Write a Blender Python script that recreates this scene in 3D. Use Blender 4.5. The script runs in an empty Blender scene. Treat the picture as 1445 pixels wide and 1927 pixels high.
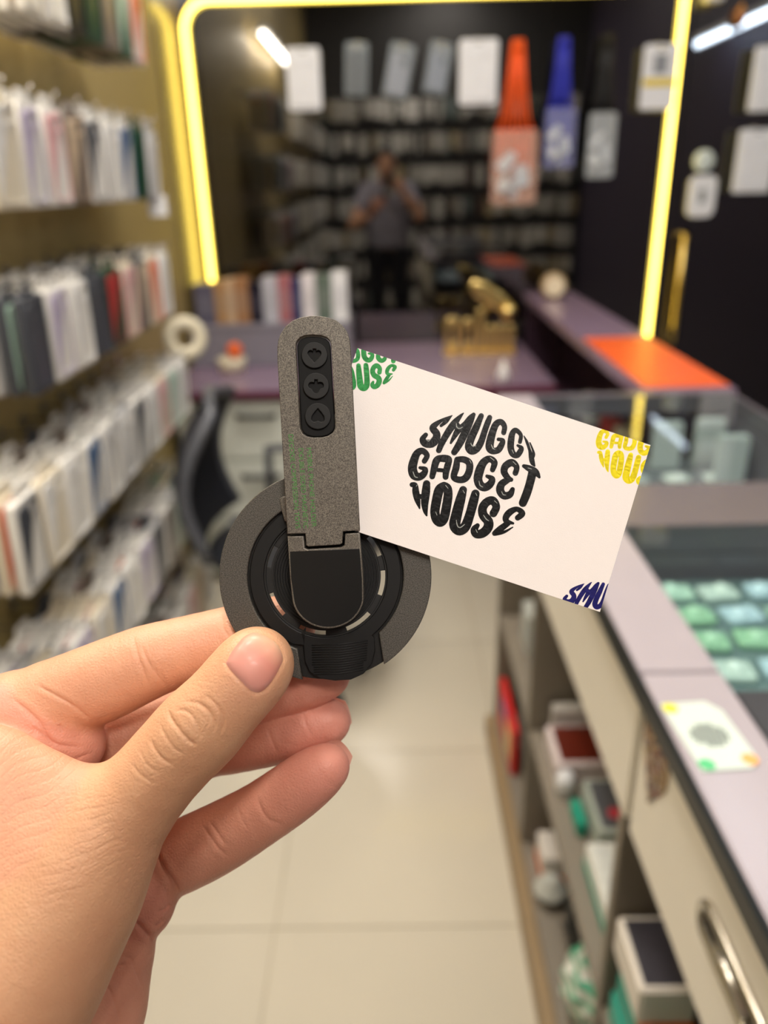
import bpy, bmesh, math, random
import numpy as np
from mathutils import Vector, Matrix, Euler
from mathutils.bvhtree import BVHTree

random.seed(7)
scene = bpy.context.scene
COL = scene.collection

# ------------------------------------------------------------------ camera
FPX, CX, CY = 1440.0, 722.5, 963.5                  # focal length and centre of the 1445x1927 frame
CAM = np.array([0.0, 0.0, 1.40])
_a = np.array([(728 - CX) / FPX, (CY - 342) / FPX, -1.0]); _a /= np.linalg.norm(_a)
_b = np.array([(808 - CX) / FPX, (CY - 4302) / FPX, -1.0]); _b -= _a * (_a @ _b); _b /= np.linalg.norm(_b)
MROT = np.array([np.cross(_a, -_b), _a, -_b])        # camera axes -> world axes
cam_data = bpy.data.cameras.new('camera')
cam = bpy.data.objects.new('camera', cam_data)
COL.objects.link(cam)
CAMMAT = Matrix([list(MROT[0]) + [CAM[0]], list(MROT[1]) + [CAM[1]], list(MROT[2]) + [CAM[2]], [0, 0, 0, 1]])
cam.matrix_world = CAMMAT
cam_data.sensor_fit = 'HORIZONTAL'
cam_data.sensor_width = 36.0
cam_data.lens = 36.0 * FPX / 1445.0
cam_data.clip_start = 0.01
cam_data.dof.use_dof = True
cam_data.dof.focus_distance = 0.218
cam_data.dof.aperture_fstop = 9.2
scene.camera = cam

# ------------------------------------------------------------------ world, exposure
world = bpy.data.worlds.new('world')
scene.world = world
world.use_nodes = True
world.node_tree.nodes['Background'].inputs[0].default_value = (0.9, 0.93, 1.0, 1)
world.node_tree.nodes['Background'].inputs[1].default_value = 0.25
scene.view_settings.view_transform = 'Standard'
scene.view_settings.look = 'None'
scene.view_settings.gamma = 1.0
scene.view_settings.use_curve_mapping = False
scene.view_settings.exposure = -0.27
scene.cycles.use_denoising = True
scene.cycles.max_bounces = 6
scene.cycles.use_adaptive_sampling = True
scene.cycles.adaptive_threshold = 0.03
scene.cycles.sample_clamp_indirect = 6.0
LIGHT_DOWN = 45.0       # strength of the round ceiling lights
LIGHT_TUBE = 60.0       # strength of the fluorescent tubes above the displays
LIGHT_LED = 9.0         # yellow strip


def at(x, y, d):
    """Point at frame position (x, y) and depth d (metres along the view axis)."""
    return CAM + MROT @ (np.array([(x - CX) / FPX, (CY - y) / FPX, -1.0]) * d)


def at_y(x, y, Y):
    r = MROT @ np.array([(x - CX) / FPX, (CY - y) / FPX, -1.0])
    return CAM + r * (Y / r[1])


def to_px(p):
    q = (np.asarray(p) - CAM) @ MROT
    return CX + FPX * q[..., 0] / -q[..., 2], CY - FPX * q[..., 1] / -q[..., 2]


# ------------------------------------------------------------------ materials
MATS = {}


def lin(c):
    return tuple(((v / 255.0) / 12.92 if v <= 10 else (((v / 255.0) + 0.055) / 1.055) ** 2.4) for v in c)


def mat(name, rgb, rough=0.5, metal=0.0, var=0.06, scale=30.0, bump=0.0, bscale=200.0, emit=0.0, emit_rgb=None,
        alpha=1.0, trans=0.0, ior=1.45, spec=0.5, sss=0.0, coat=0.0):
    """Principled material, rgb in sRGB 0-255, with a little procedural colour variation and relief."""
    if name in MATS:
        return MATS[name]
    m = bpy.data.materials.new(name)
    m.use_nodes = True
    nt = m.node_tree
    b = nt.nodes['Principled BSDF']
    c = lin(rgb)
    tc = nt.nodes.new('ShaderNodeTexCoord')
    if var > 0:
        n = nt.nodes.new('ShaderNodeTexNoise')
        n.inputs['Scale'].default_value = scale
        n.inputs['Detail'].default_value = 3
        nt.links.new(tc.outputs['Object'], n.inputs['Vector'])
        mx = nt.nodes.new('ShaderNodeMix'); mx.data_type = 'RGBA'
        mx.inputs[6].default_value = (*[v * (1 - var) for v in c], 1)
        mx.inputs[7].default_value = (*[min(1, v * (1 + var)) for v in c], 1)
        nt.links.new(n.outputs[0], mx.inputs[0])
        nt.links.new(mx.outputs[2], b.inputs['Base Color'])
    else:
        b.inputs['Base Color'].default_value = (*c, 1)
    b.inputs['Roughness'].default_value = rough
    b.inputs['Metallic'].default_value = metal
    b.inputs['IOR'].default_value = ior
    b.inputs['Specular IOR Level'].default_value = spec
    b.inputs['Alpha'].default_value = alpha
    b.inputs['Transmission Weight'].default_value = trans
    b.inputs['Subsurface Weight'].default_value = sss
    b.inputs['Coat Weight'].default_value = coat
    if emit > 0:
        b.inputs['Emission Color'].default_value = (*lin(emit_rgb or rgb), 1)
        b.inputs['Emission Strength'].default_value = emit
    if bump > 0:
        n2 = nt.nodes.new('ShaderNodeTexNoise')
        n2.inputs['Scale'].default_value = bscale
        nt.links.new(tc.outputs['Object'], n2.inputs['Vector'])
        bp = nt.nodes.new('ShaderNodeBump')
        bp.inputs['Strength'].default_value = bump
        bp.inputs['Distance'].default_value = 0.001
        nt.links.new(n2.outputs[0], bp.inputs['Height'])
        nt.links.new(bp.outputs[0], b.inputs['Normal'])
    MATS[name] = m
    return m


# ------------------------------------------------------------------ builders
def tag(o, label=None, cat=None, group=None, kind=None):
    if label: o['label'] = label
    if cat: o['category'] = cat
    if group: o['group'] = group
    if kind: o['kind'] = kind
    return o


def link(name, me, m=None, parent=None, loc=None, rot=None):
    o = bpy.data.objects.new(name, me)
    COL.objects.link(o)
    if m is not None and me is not None and len(me.materials) == 0:
        me.materials.append(m)
    if loc is not None: o.location = loc
    if rot is not None: o.rotation_euler = rot
    if parent is not None: o.parent = parent
    return o


def empty(name, loc=(0, 0, 0), rot=(0, 0, 0)):
    o = bpy.data.objects.new(name, None)
    o.empty_display_size = 0.05
    COL.objects.link(o)
    o.location = loc
    o.rotation_euler = rot
    return o


def mesh(name, verts, faces, smooth=False):
    me = bpy.data.meshes.new(name)
    me.from_pydata([tuple(map(float, v)) for v in verts], [], faces)
    me.update()
    if smooth:
        me.polygons.foreach_set('use_smooth', [True] * len(me.polygons))
    return me


def boxes_mesh(name, boxes, bevel=0.0):
    """boxes: list of (x0,x1,y0,y1,z0,z1) joined in one mesh (one part)."""
    bm = bmesh.new()
    for (x0, x1, y0, y1, z0, z1) in boxes:
        vs = [bm.verts.new(p) for p in ((x0, y0, z0), (x1, y0, z0), (x1, y1, z0), (x0, y1, z0),
                                        (x0, y0, z1), (x1, y0, z1), (x1, y1, z1), (x0, y1, z1))]
        for f in ((0, 3, 2, 1), (4, 5, 6, 7), (0, 1, 5, 4), (1, 2, 6, 5), (2, 3, 7, 6), (3, 0, 4, 7)):
            bm.faces.new([vs[i] for i in f])
    if bevel > 0:
        bmesh.ops.bevel(bm, geom=list(bm.edges), offset=bevel, segments=2, affect='EDGES', clamp_overlap=True)
    me = bpy.data.meshes.new(name)
    bm.to_mesh(me); bm.free()
    return me


def box(name, x0, x1, y0, y1, z0, z1, m, parent=None, bevel=0.0):
    """Box whose object origin is at the middle of its base."""
    cx, cy = (x0 + x1) / 2, (y0 + y1) / 2
    me = boxes_mesh(name, [(x0 - cx, x1 - cx, y0 - cy, y1 - cy, 0, z1 - z0)], bevel)
    return link(name, me, m, parent, (cx, cy, z0))


def extrude(name, loops, z0, z1, bevel=0.0, res=2):
    """Solid from 2-D loops (holes allowed) between z0 and z1, rounded edges."""
    cu = bpy.data.curves.new(name, 'CURVE')
    cu.dimensions = '2D'
    cu.fill_mode = 'BOTH'
    for lp in loops:
        s = cu.splines.new('POLY')
        s.points.add(len(lp) - 1)
        for i, p in enumerate(lp):
            s.points[i].co = (p[0], p[1], 0, 1)
        s.use_cyclic_u = True
    h = (z1 - z0) / 2
    bevel = min(bevel, h * 0.95)
    cu.extrude = h - bevel
    cu.bevel_depth = bevel
    cu.bevel_resolution = res
    cu.offset = -bevel
    ob = bpy.data.objects.new(name, cu)
    COL.objects.link(ob)
    dg = bpy.context.evaluated_depsgraph_get()
    me = bpy.data.meshes.new_from_object(ob.evaluated_get(dg))
    bpy.data.objects.remove(ob)
    bpy.data.curves.remove(cu)
    me.transform(Matrix.Translation((0, 0, (z0 + z1) / 2)))
    me.name = name
    return me


def rrect(w, h, r, cx=0, cy=0, n=6):
    pts = []
    for (sx, sy, a0) in ((1, 1, 0), (-1, 1, 90), (-1, -1, 180), (1, -1, 270)):
        for i in range(n + 1):
            a = math.radians(a0 + 90 * i / n)
            pts.append((cx + sx * (w / 2 - r) + r * math.cos(a), cy + sy * (h / 2 - r) + r * math.sin(a)))
    return pts


def circle(r, n=32, cx=0, cy=0, a0=0.0):
    return [(cx + r * math.cos(a0 + 2 * math.pi * i / n), cy + r * math.sin(a0 + 2 * math.pi * i / n)) for i in range(n)]


def arc(r, a0, a1, n=24, cx=0, cy=0):
    return [(cx + r * math.cos(math.radians(a0 + (a1 - a0) * i / n)), cy + r * math.sin(math.radians(a0 + (a1 - a0) * i / n))) for i in range(n + 1)]


def sector(r0, r1, a0, a1, n=24, b0=None, b1=None):
    """Ring sector; b0/b1 are the outer arc's angles when they differ from the inner ones."""
    return arc(r0, a0, a1, n) + arc(r1, a1 if b1 is None else b1, a0 if b0 is None else b0, n)


def lathe(name, prof, n=32, smooth=True):
    vs, fs = [], []
    k = len(prof)
    for i in range(n):
        a = 2 * math.pi * i / n
        for (r, z) in prof:
            vs.append((r * math.cos(a), r * math.sin(a), z))
    for i in range(n):
        j = (i + 1) % n
        for q in range(k - 1):
            fs.append((i * k + q, j * k + q, j * k + q + 1, i * k + q + 1))
    return mesh(name, vs, fs, smooth)


def tube(name, pts, rad, n=10, smooth=True, caps=True):
    """Round tube along a polyline; rad is one radius or one per point."""
    pts = [Vector(p) for p in pts]
    rads = rad if isinstance(rad, (list, tuple)) else [rad] * len(pts)
    vs, fs = [], []
    ref = Vector((0, 0, 1))
    prev = None
    for i, p in enumerate(pts):
        t = (pts[min(i + 1, len(pts) - 1)] - pts[max(i - 1, 0)]).normalized()
        if prev is None:
            u = t.cross(ref)
            if u.length < 1e-3: u = t.cross(Vector((1, 0, 0)))
        else:
            u = prev - t * prev.dot(t)
        u.normalize(); prev = u
        v = t.cross(u)
        for k in range(n):
            a = 2 * math.pi * k / n
            vs.append(p + (u * math.cos(a) + v * math.sin(a)) * rads[i])
    for i in range(len(pts) - 1):
        for k in range(n):
            k2 = (k + 1) % n
            fs.append((i * n + k, i * n + k2, (i + 1) * n + k2, (i + 1) * n + k))
    if caps:
        fs.append(tuple(range(n))[::-1]); fs.append(tuple((len(pts) - 1) * n + k for k in range(n)))
    return mesh(name, vs, fs, smooth)


# signed-distance modelling: tapered capsules, smooth unions, surface nets
class Cones:
    def __init__(self, k=0.004):
        self.k, self.c, self.arr = k, [], None

    def chain(self, pts):
        for (a, ra), (b, rb) in zip(pts[:-1], pts[1:]):
            self.c.append((np.array(a, float), np.array(b, float), ra, rb))
        return self

    def __call__(self, P):
        if self.arr is None:
            self.arr = tuple(np.array(v) for v in zip(*self.c))
        A, B, RA, RB = self.arr
        cen = (P.min(0) + P.max(0)) / 2
        R = np.sqrt(((P - cen) ** 2).sum(1).max())
        BA = B - A
        t = np.clip(((cen - A) * BA).sum(1) / np.maximum((BA * BA).sum(1), 1e-12), 0, 1)
        D = np.sqrt(((cen - A - t[:, None] * BA) ** 2).sum(1)) - RA - t * (RB - RA)
        d = None
        for i in np.nonzero(D < D.min() + 2.5 * R + self.k)[0]:           # only the segments near these points
            ba = BA[i]
            q = P - A[i]
            t = np.clip(q @ ba / max(1e-12, ba @ ba), 0, 1)
            q -= t[:, None] * ba
            e = np.sqrt(np.einsum('ij,ij->i', q, q)) - (RA[i] + t * (RB[i] - RA[i]))
            d = e if d is None else smin(d, e, self.k)
        return d


def chunked(f, P, cell):
    """Evaluate f in compact groups of neighbouring points."""
    key = np.floor((P - P.min(0)) / cell).astype(np.int64)
    key = (key[:, 0] * 4096 + key[:, 1]) * 4096 + key[:, 2]
    order = np.argsort(key, kind='stable')
    out = np.empty(len(P))
    cuts = np.nonzero(np.diff(key[order]))[0] + 1
    for idx in np.split(order, cuts):
        out[idx] = f(P[idx])
    return out


def smin(a, b, k):
    h = np.maximum(k - np.abs(a - b), 0) / k
    return np.minimum(a, b) - h * h * k * 0.25


def ellipsoid(c, r, R=None):
    c = np.array(c, float); r = np.array(r, float)

    def f(P):
        q = P - c
        if R is not None: q = q @ R
        k0 = np.sqrt(((q / r) ** 2).sum(1)); k1 = np.sqrt(((q / (r * r)) ** 2).sum(1))
        return k0 * (k0 - 1.0) / np.maximum(k1, 1e-9)
    return f


def vnormals(V, F):
    fn = np.cross(V[F[:, 2]] - V[F[:, 0]], V[F[:, 3]] - V[F[:, 1]])
    n = np.stack([np.bincount(F.ravel(), np.repeat(fn[:, k], 4), len(V)) for k in range(3)], 1)
    return n / np.maximum(np.linalg.norm(n, axis=1), 1e-12)[:, None]


def surface(f, lo, hi, h, refine=4, project=1):
    """Surface-nets mesh of f = 0 inside a box; returns vertices and quads."""
    lo = np.array(lo, float)
    nb = np.ceil((np.array(hi, float) - lo) / (h * refine)).astype(int)
    n = nb * refine + 1
    H = h * refine
    g = np.stack(np.meshgrid(*[np.arange(k) for k in nb], indexing='ij'), -1).reshape(-1, 3)
    cen = lo + (g + 0.5) * H
    dc = chunked(f, cen, H * 8)
    V = np.full(tuple(n), 1.0, np.float32)
    V[:-1, :-1, :-1] = np.where(dc > 0, 1.0, -1.0).reshape(nb).repeat(refine, 0).repeat(refine, 1).repeat(refine, 2)
    act = g[np.abs(dc) < H * 1.15]
    loc = np.stack(np.meshgrid(*[np.arange(refine + 1)] * 3, indexing='ij'), -1).reshape(-1, 3)
    idx = np.unique((act[:, None, :] * refine + loc[None]).reshape(-1, 3) @ np.array([n[1] * n[2], n[2], 1]))
    idx = np.stack(np.unravel_index(idx, tuple(n)), 1)
    V[idx[:, 0], idx[:, 1], idx[:, 2]] = chunked(f, lo + idx * h, h * 20)
    S = V < 0
    c8 = np.zeros(tuple(n - 1), np.uint8)
    for dx in (0, 1):
        for dy in (0, 1):
            for dz in (0, 1):
                c8 += S[dx:n[0] - 1 + dx, dy:n[1] - 1 + dy, dz:n[2] - 1 + dz]
    mask = (c8 > 0) & (c8 < 8)
    ids = np.full(tuple(n - 1), -1, np.int64)
    cells = np.argwhere(mask)
    ids[mask] = np.arange(len(cells))
    acc = np.zeros((len(cells), 3)); cnt = np.zeros(len(cells))
    corners = [(x, y, z) for x in (0, 1) for y in (0, 1) for z in (0, 1)]
    for i, a in enumerate(corners):
        for b in corners[i + 1:]:
            if sum(abs(p - q) for p, q in zip(a, b)) != 1: continue
            va = V[cells[:, 0] + a[0], cells[:, 1] + a[1], cells[:, 2] + a[2]]
            vb = V[cells[:, 0] + b[0], cells[:, 1] + b[1], cells[:, 2] + b[2]]
            cr = (va < 0) != (vb < 0)
            t = np.where(cr, va / np.where(cr, va - vb, 1), 0)[:, None]
            acc += np.where(cr[:, None], np.array(a) + t * (np.array(b) - np.array(a)), 0)
            cnt += cr
    verts = lo + (cells + acc / cnt[:, None]) * h
    faces = []
    for ax in range(3):
        o1, o2 = [(1, 2), (2, 0), (0, 1)][ax]
        sl0 = [slice(None)] * 3; sl1 = [slice(None)] * 3
        sl0[ax] = slice(0, -1); sl1[ax] = slice(1, None)
        ch = S[tuple(sl0)] != S[tuple(sl1)]
        e = np.argwhere(ch)
        e = e[(e[:, o1] > 0) & (e[:, o2] > 0) & (e[:, o1] < n[o1] - 1) & (e[:, o2] < n[o2] - 1)]
        neg = S[e[:, 0], e[:, 1], e[:, 2]]
        u = np.zeros(3, int); u[o1] = 1
        v = np.zeros(3, int); v[o2] = 1
        q = [ids[tuple((e - w).T)] for w in (u + v, v, 0 * u, u)]
        quad = np.stack(q, 1)
        quad[~neg] = quad[~neg][:, ::-1]
        faces.append(quad)
    faces = np.concatenate(faces)
    faces = faces[(faces >= 0).all(1)]
    if project:                                      # settle the vertices on the exact surface along their normals
        verts = verts - vnormals(verts, faces) * np.clip(chunked(f, verts, h * 20), -h * 0.6, h * 0.6)[:, None]
    return verts, faces


def np_mesh(name, verts, faces, smooth=True):
    me = bpy.data.meshes.new(name)
    me.vertices.add(len(verts))
    me.vertices.foreach_set('co', np.asarray(verts, np.float32).ravel())
    me.loops.add(faces.size)
    me.loops.foreach_set('vertex_index', faces.astype(np.int32).ravel())
    me.polygons.add(len(faces))
    me.polygons.foreach_set('loop_start', np.arange(0, faces.size, faces.shape[1], dtype=np.int32))
    me.update(calc_edges=True)
    me.validate()
    if smooth:
        me.polygons.foreach_set('use_smooth', np.ones(len(me.polygons), bool))
    return me


# ================================================================== the setting
XL, XR, YB, YF, ZC = -0.79, 2.05, -2.0, 3.40, 3.10


def tile_mat():
    m = mat('polished_beige_tile', (206, 198, 180), 0.14, var=0.08, scale=2.2)
    return m


def struct(name, x0, x1, y0, y1, z0, z1, m, parent=None, bevel=0.0):
    o = box(name, x0, x1, y0, y1, z0, z1, m, parent, bevel)
    if parent is None: o['kind'] = 'structure'
    return o


m_grout = mat('grout', (170, 158, 132), 0.8)
m_tile = tile_mat()
floor = struct('floor', XL - 0.1, XR + 0.1, YB - 0.1, YF + 0.1, -0.06, -0.004, m_grout)
TS = 0.526
tile_me = boxes_mesh('floor_tile', [(-TS / 2 + 0.0012, TS / 2 - 0.0012, -TS / 2 + 0.0012, TS / 2 - 0.0012, 0, 0.0045)], 0.0006)
tile_me.materials.append(m_tile)
fl = Vector(floor.location)
for i in range(-2, 5):
    for j in range(-6, 6):
        x = -0.26 + TS * (i + 0.5); y = 1.102 + TS * (j + 0.5)
        if x < XL - 0.2 or x > XR + 0.2 or y < YB - 0.2 or y > YF + 0.2: continue
        t = link('floor_tile', tile_me, None, floor, (x - fl.x, y - fl.y, -0.0045 - fl.z))

m_gold_wall = mat('khaki_gold_wallcovering', (172, 152, 100), 0.42, var=0.16, scale=60, bump=0.5, bscale=400)
m_gold_gloss = mat('gold_lacquer_panel', (132, 116, 76), 0.22, var=0.1, scale=8)
m_dark_wall = mat('dark_wall', (52, 50, 48), 0.6, var=0.1, scale=6)
m_ceiling = mat('white_ceiling', (225, 222, 214), 0.8)
struct('wall_left', XL - 0.08, XL, YB - 0.1, 3.05, 0, ZC, m_gold_wall)
struct('trim_1', XL - 0.08, XL + 0.004, 3.05, YF, 0, ZC, m_gold_gloss)
wall_left = bpy.data.objects['wall_left']
struct('wall_right', XR, XR + 0.08, YB - 0.1, YF + 0.1, 0, ZC, mat('plum_wall', (66, 58, 74), 0.5, var=0.1))
wall_rear = struct('wall_rear', XL - 0.1, XR + 0.1, YB - 0.1, YB, 0, ZC, m_dark_wall)
struct('ceiling', XL - 0.1, XR + 0.1, YB - 0.1, YF + 0.1, ZC, ZC + 0.08, m_ceiling)
wall_back = struct('wall_back', XL - 0.1, XR + 0.1, YF + 0.012, YF + 0.10, 0, ZC, m_dark_wall)
m_blackglass = mat('black_glass', (6, 6, 7), 0.03, var=0.0, ior=2.45)
wb = Vector(wall_back.location)
for (x0, x1) in ((XL, 0.62), (0.623, 1.168)):
    g = box('glass_panel', x0, x1, YF, YF + 0.012, 0, ZC - 0.004, m_blackglass, None)
    g.parent = wall_back; g.location = Vector(g.location) - wb
door = struct('door_1', 1.176, XR, YF, YF + 0.0115, 0.006, ZC - 0.01, m_blackglass)
m_gold = mat('polished_gold', (244, 216, 140), 0.3, metal=1.0, var=0.02)
dh = link('door_handle', tube('door_handle', [(0, 0.05, 0.0), (0, 0.0, 0.0), (0, 0, 0.44), (0, 0.05, 0.44)], 0.011, 12), m_gold, door,
          (1.222 - door.location.x, 3.345 - door.location.y, 0.73 - door.location.z))


# product wall behind the photographer: rows of hanging packs, seen only as a reflection in the black glass
def rear_products():
    rnd = random.Random(3)
    vs, fs, mi = [], [], []
    cols = [(224, 220, 210), (200, 196, 186), (150, 140, 126), (236, 232, 224), (90, 70, 60), (110, 120, 116), (188, 170, 130)]
    ms = [mat('rear_pack_%d' % i, c, 0.4) for i, c in enumerate(cols)]
    for row in range(7):
        z1 = 2.16 - row * 0.31
        x = -0.74
        while x < 1.95:
            w = rnd.choice((0.03, 0.045, 0.06, 0.09)); hgt = rnd.uniform(0.14, 0.2)
            x0, x1, y1 = x, x + w * 0.9, YB + rnd.uniform(0.06, 0.16)
            b = len(vs)
            for yy in (YB + 0.01, y1):
                for (px, pz) in ((x0, z1 - hgt), (x1, z1 - hgt), (x1, z1), (x0, z1)):
                    vs.append((px, yy, pz))
            k = rnd.choices(range(len(ms)), (5, 5, 2, 4, 1, 2, 2))[0]
            for f in ((0, 1, 2, 3), (7, 6, 5, 4), (0, 4, 5, 1), (1, 5, 6, 2), (2, 6, 7, 3), (3, 7, 4, 0)):
                fs.append(tuple(b + q for q in f)); mi.append(k)
            x += w + (0.05 if rnd.random() < 0.18 else 0.004)
    for row in range(6):                             # the same wall of cases goes on beside and behind the photographer
        z1 = (1.87, 1.56, 1.262, 0.965, 0.64, 0.335)[row]
        y = -1.75
        while y < 0.60:
            w = rnd.choice((0.05, 0.09, 0.092)); hgt = rnd.uniform(0.16, 0.19)
            for q in range(4):
                x1 = XL + 0.184 - q * 0.03
                b = len(vs)
                for xx in (x1 - 0.018, x1):
                    for (py_, pz) in ((y, z1 - hgt), (y + w, z1 - hgt), (y + w, z1), (y, z1)):
                        vs.append((xx, py_, pz))
                k = rnd.choices(range(len(ms)), (5, 5, 2, 6, 1, 2, 2))[0]
                for f in ((0, 3, 2, 1), (4, 5, 6, 7), (0, 1, 5, 4), (1, 2, 6, 5), (2, 3, 7, 6), (3, 0, 4, 7)):
                    fs.append(tuple(b + q_ for q_ in f)); mi.append(k)
            y += w + 0.012
    me = mesh('hanging_packs', vs, fs)
    for m in ms: me.materials.append(m)
    me.polygons.foreach_set('material_index', mi)
    o = link('hanging_packs', me)
    tag(o, 'rows of hanging accessory packs reflected in the black glass wall', 'packs', kind='stuff')


rear_products()

# ------------------------------------------------------------------ lights of the shop
m_led = mat('yellow_neon', (255, 214, 62), 0.4, var=0, emit=LIGHT_LED, emit_rgb=(255, 222, 96))


def led(name, pts, label):
    o = link(name, tube(name, pts, 0.011, 10), m_led)
    return tag(o, label, 'led strip', 'yellow led strips')


corner = [(-0.755 + 0.10 - 0.10 * math.cos(a), 3.384, 1.94 + 0.10 * math.sin(a)) for a in [math.pi / 2 * k / 10 for k in range(11)]]
led('led_strip', [(-0.755, 3.384, 1.012)] + corner + [(1.98, 3.384, 2.035)], 'yellow neon strip rounding the top left corner of the black glass wall')
led('led_strip', [(1.125, 3.384, 0.73), (1.125, 3.384, 2.015)], 'straight vertical yellow neon strip beside the gold door handle')

m_tube = mat('cool_tube', (225, 240, 255), 0.4, var=0, emit=LIGHT_TUBE * 0.5, emit_rgb=(222, 238, 255))
m_tubew = mat('warm_tube', (255, 240, 220), 0.4, var=0, emit=LIGHT_TUBE * 1.3, emit_rgb=(255, 242, 222))
m_fix = mat('white_fixture', (235, 235, 232), 0.5)


def tube_light(x, y0, y1, z, m, label, drop):
    e = empty('tube_light', (x, (y0 + y1) / 2, z))
    L = y1 - y0
    link('lamp_tube', tube('lamp_tube', [(0, -L / 2, 0), (0, L / 2, 0)], 0.014, 12), m, e)
    link('housing', boxes_mesh('housing', [(-0.02, 0.02, -L / 2 - 0.03, L / 2 + 0.03, 0.016, 0.05)], 0.004), m_fix, e)
    tag(e, label, 'tube light', 'tube lights above the displays')
    for q in (-1, 1):
        if drop == 'ceiling':
            me = boxes_mesh('bracket', [(-0.008, 0.008, -0.01, 0.01, 0.05, ZC - z)])
        else:
            xw = (XL if drop == 'left' else XR) - x
            me = boxes_mesh('bracket', [(min(0.0205 if xw > 0 else -0.0205, xw), max(0.0205 if xw > 0 else -0.0205, xw), -0.01, 0.01, 0.02, 0.04)])
        link('bracket', me, m_fix, e, (0, q * L * 0.4, 0))


tube_light(-0.70, 0.35, 1.65, 2.20, m_tubew, 'white tube light along the top of the case display wall', 'left')
tube_light(1.90, 1.4, 2.6, 2.12, m_tube, 'cool white tube light high at the right wall', 'right')
tube_light(1.20, 1.70, 2.40, 2.60, m_tube, 'cool white tube light over the glass counter', 'ceiling')

m_down = mat('downlight_diffuser', (255, 246, 232), 0.5, var=0, emit=LIGHT_DOWN, emit_rgb=(255, 247, 238))


m_spot = mat('spot_lamp', (255, 250, 242), 0.4, var=0, emit=LIGHT_DOWN * 11, emit_rgb=(255, 249, 240))


def downlight(x, y, r, label):
    e = empty('ceiling_light', (x, y, ZC))
    link('trim_ring', lathe('trim_ring', [(r, 0), (r + 0.02, 0), (r + 0.02, -0.012), (r, -0.016), (r, -0.004)], 32), m_fix, e)
    me = mesh('diffuser', [(p[0], p[1], -0.006) for p in circle(r, 32)], [tuple(range(31, -1, -1))])
    link('diffuser', me, m_spot if r < 0.05 else m_down, e)
    tag(e, label, 'ceiling light', 'round ceiling lights')


for x, y, r, lb in ((0.195, 1.81, 0.035, 'small round ceiling light near the black glass wall'),
                    (-0.52, 0.75, 0.23, 'round ceiling light above the aisle in front of the hand'),
                    (0.10, -0.65, 0.19, 'round ceiling light behind the photographer'),
                    (1.35, 0.2, 0.15, 'round ceiling light behind the glass counter'),
                    (0.60, -1.45, 0.38, 'added unseen ceiling light brightening the rear product wall'),  # added out of view to brighten the packs mirrored in the glass
                    (-0.25, 1.8, 0.30, 'round ceiling light above the hanging cases')):
    downlight(x, y, r, lb)


# ================================================================== hand and body of the person
def smooth_path(pts, n=6):
    """Catmull-Rom through (x, y, ..., r) tuples."""
    P = [np.array(p, float) for p in pts]
    out = []
    for i in range(len(P) - 1):
        p0, p1, p2, p3 = P[max(i - 1, 0)], P[i], P[i + 1], P[min(i + 2, len(P) - 1)]
        for k in range(n):
            t = k / n
            out.append(0.5 * ((2 * p1) + (-p0 + p2) * t + (2 * p0 - 5 * p1 + 4 * p2 - p3) * t * t + (-p0 + 3 * p1 - 3 * p2 + p3) * t ** 3))
    out.append(P[-1])
    return out


def J(*pts):
    """Joints (frame x, frame y, depth mm, radius mm) as 3-D points of a smooth chain."""
    sp = smooth_path(pts, 2)
    return [(at(p[0], p[1], p[2] / 1000), max(0.0005, p[3] / 1000)) for p in sp]


THUMB = J((486, 1246, 214.5, 9.2), (466, 1270, 213.5, 9.9), (398, 1347, 212, 10.4), (362, 1384, 211, 10.6),
          (302, 1449, 210, 10.7), (226, 1543, 208, 12.2), (132, 1682, 204, 18.0), (8, 1850, 199, 24.0), (-70, 1960, 200, 26))
INDEX = J((-30, 1362, 233, 12.3), (100, 1318, 233, 11.7), (190, 1284, 233, 11.4), (240, 1262, 233, 10.6), (285, 1243, 233, 10.1),
          (355, 1222, 234, 9.4), (425, 1203, 235.5, 8.9), (490, 1187, 236, 8.9), (545, 1174, 236.5, 8.2))
MIDDLE = J((60, 1440, 246, 11), (180, 1400, 251, 10.6), (290, 1365, 254, 10.0), (380, 1340, 252, 9.3), (470, 1310, 248, 8.9), (550, 1288, 244, 8.6), (612, 1268, 242, 7.9))
RINGF = J((130, 1530, 250, 11), (260, 1450, 256, 10.2), (370, 1408, 257, 9.7), (440, 1398, 254, 9.0), (505, 1386, 250, 8.7), (565, 1370, 247, 8.4), (617, 1358, 245, 7.2))
LITTLE = J((238, 1662, 246, 10.6), (335, 1614, 243, 10.3), (390, 1588, 241.5, 9.9), (440, 1561, 240, 9.4), (495, 1528, 238, 8.7), (545, 1494, 236, 8.4), (585, 1464, 233.5, 7.7), (618, 1441, 232, 6.3))

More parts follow.
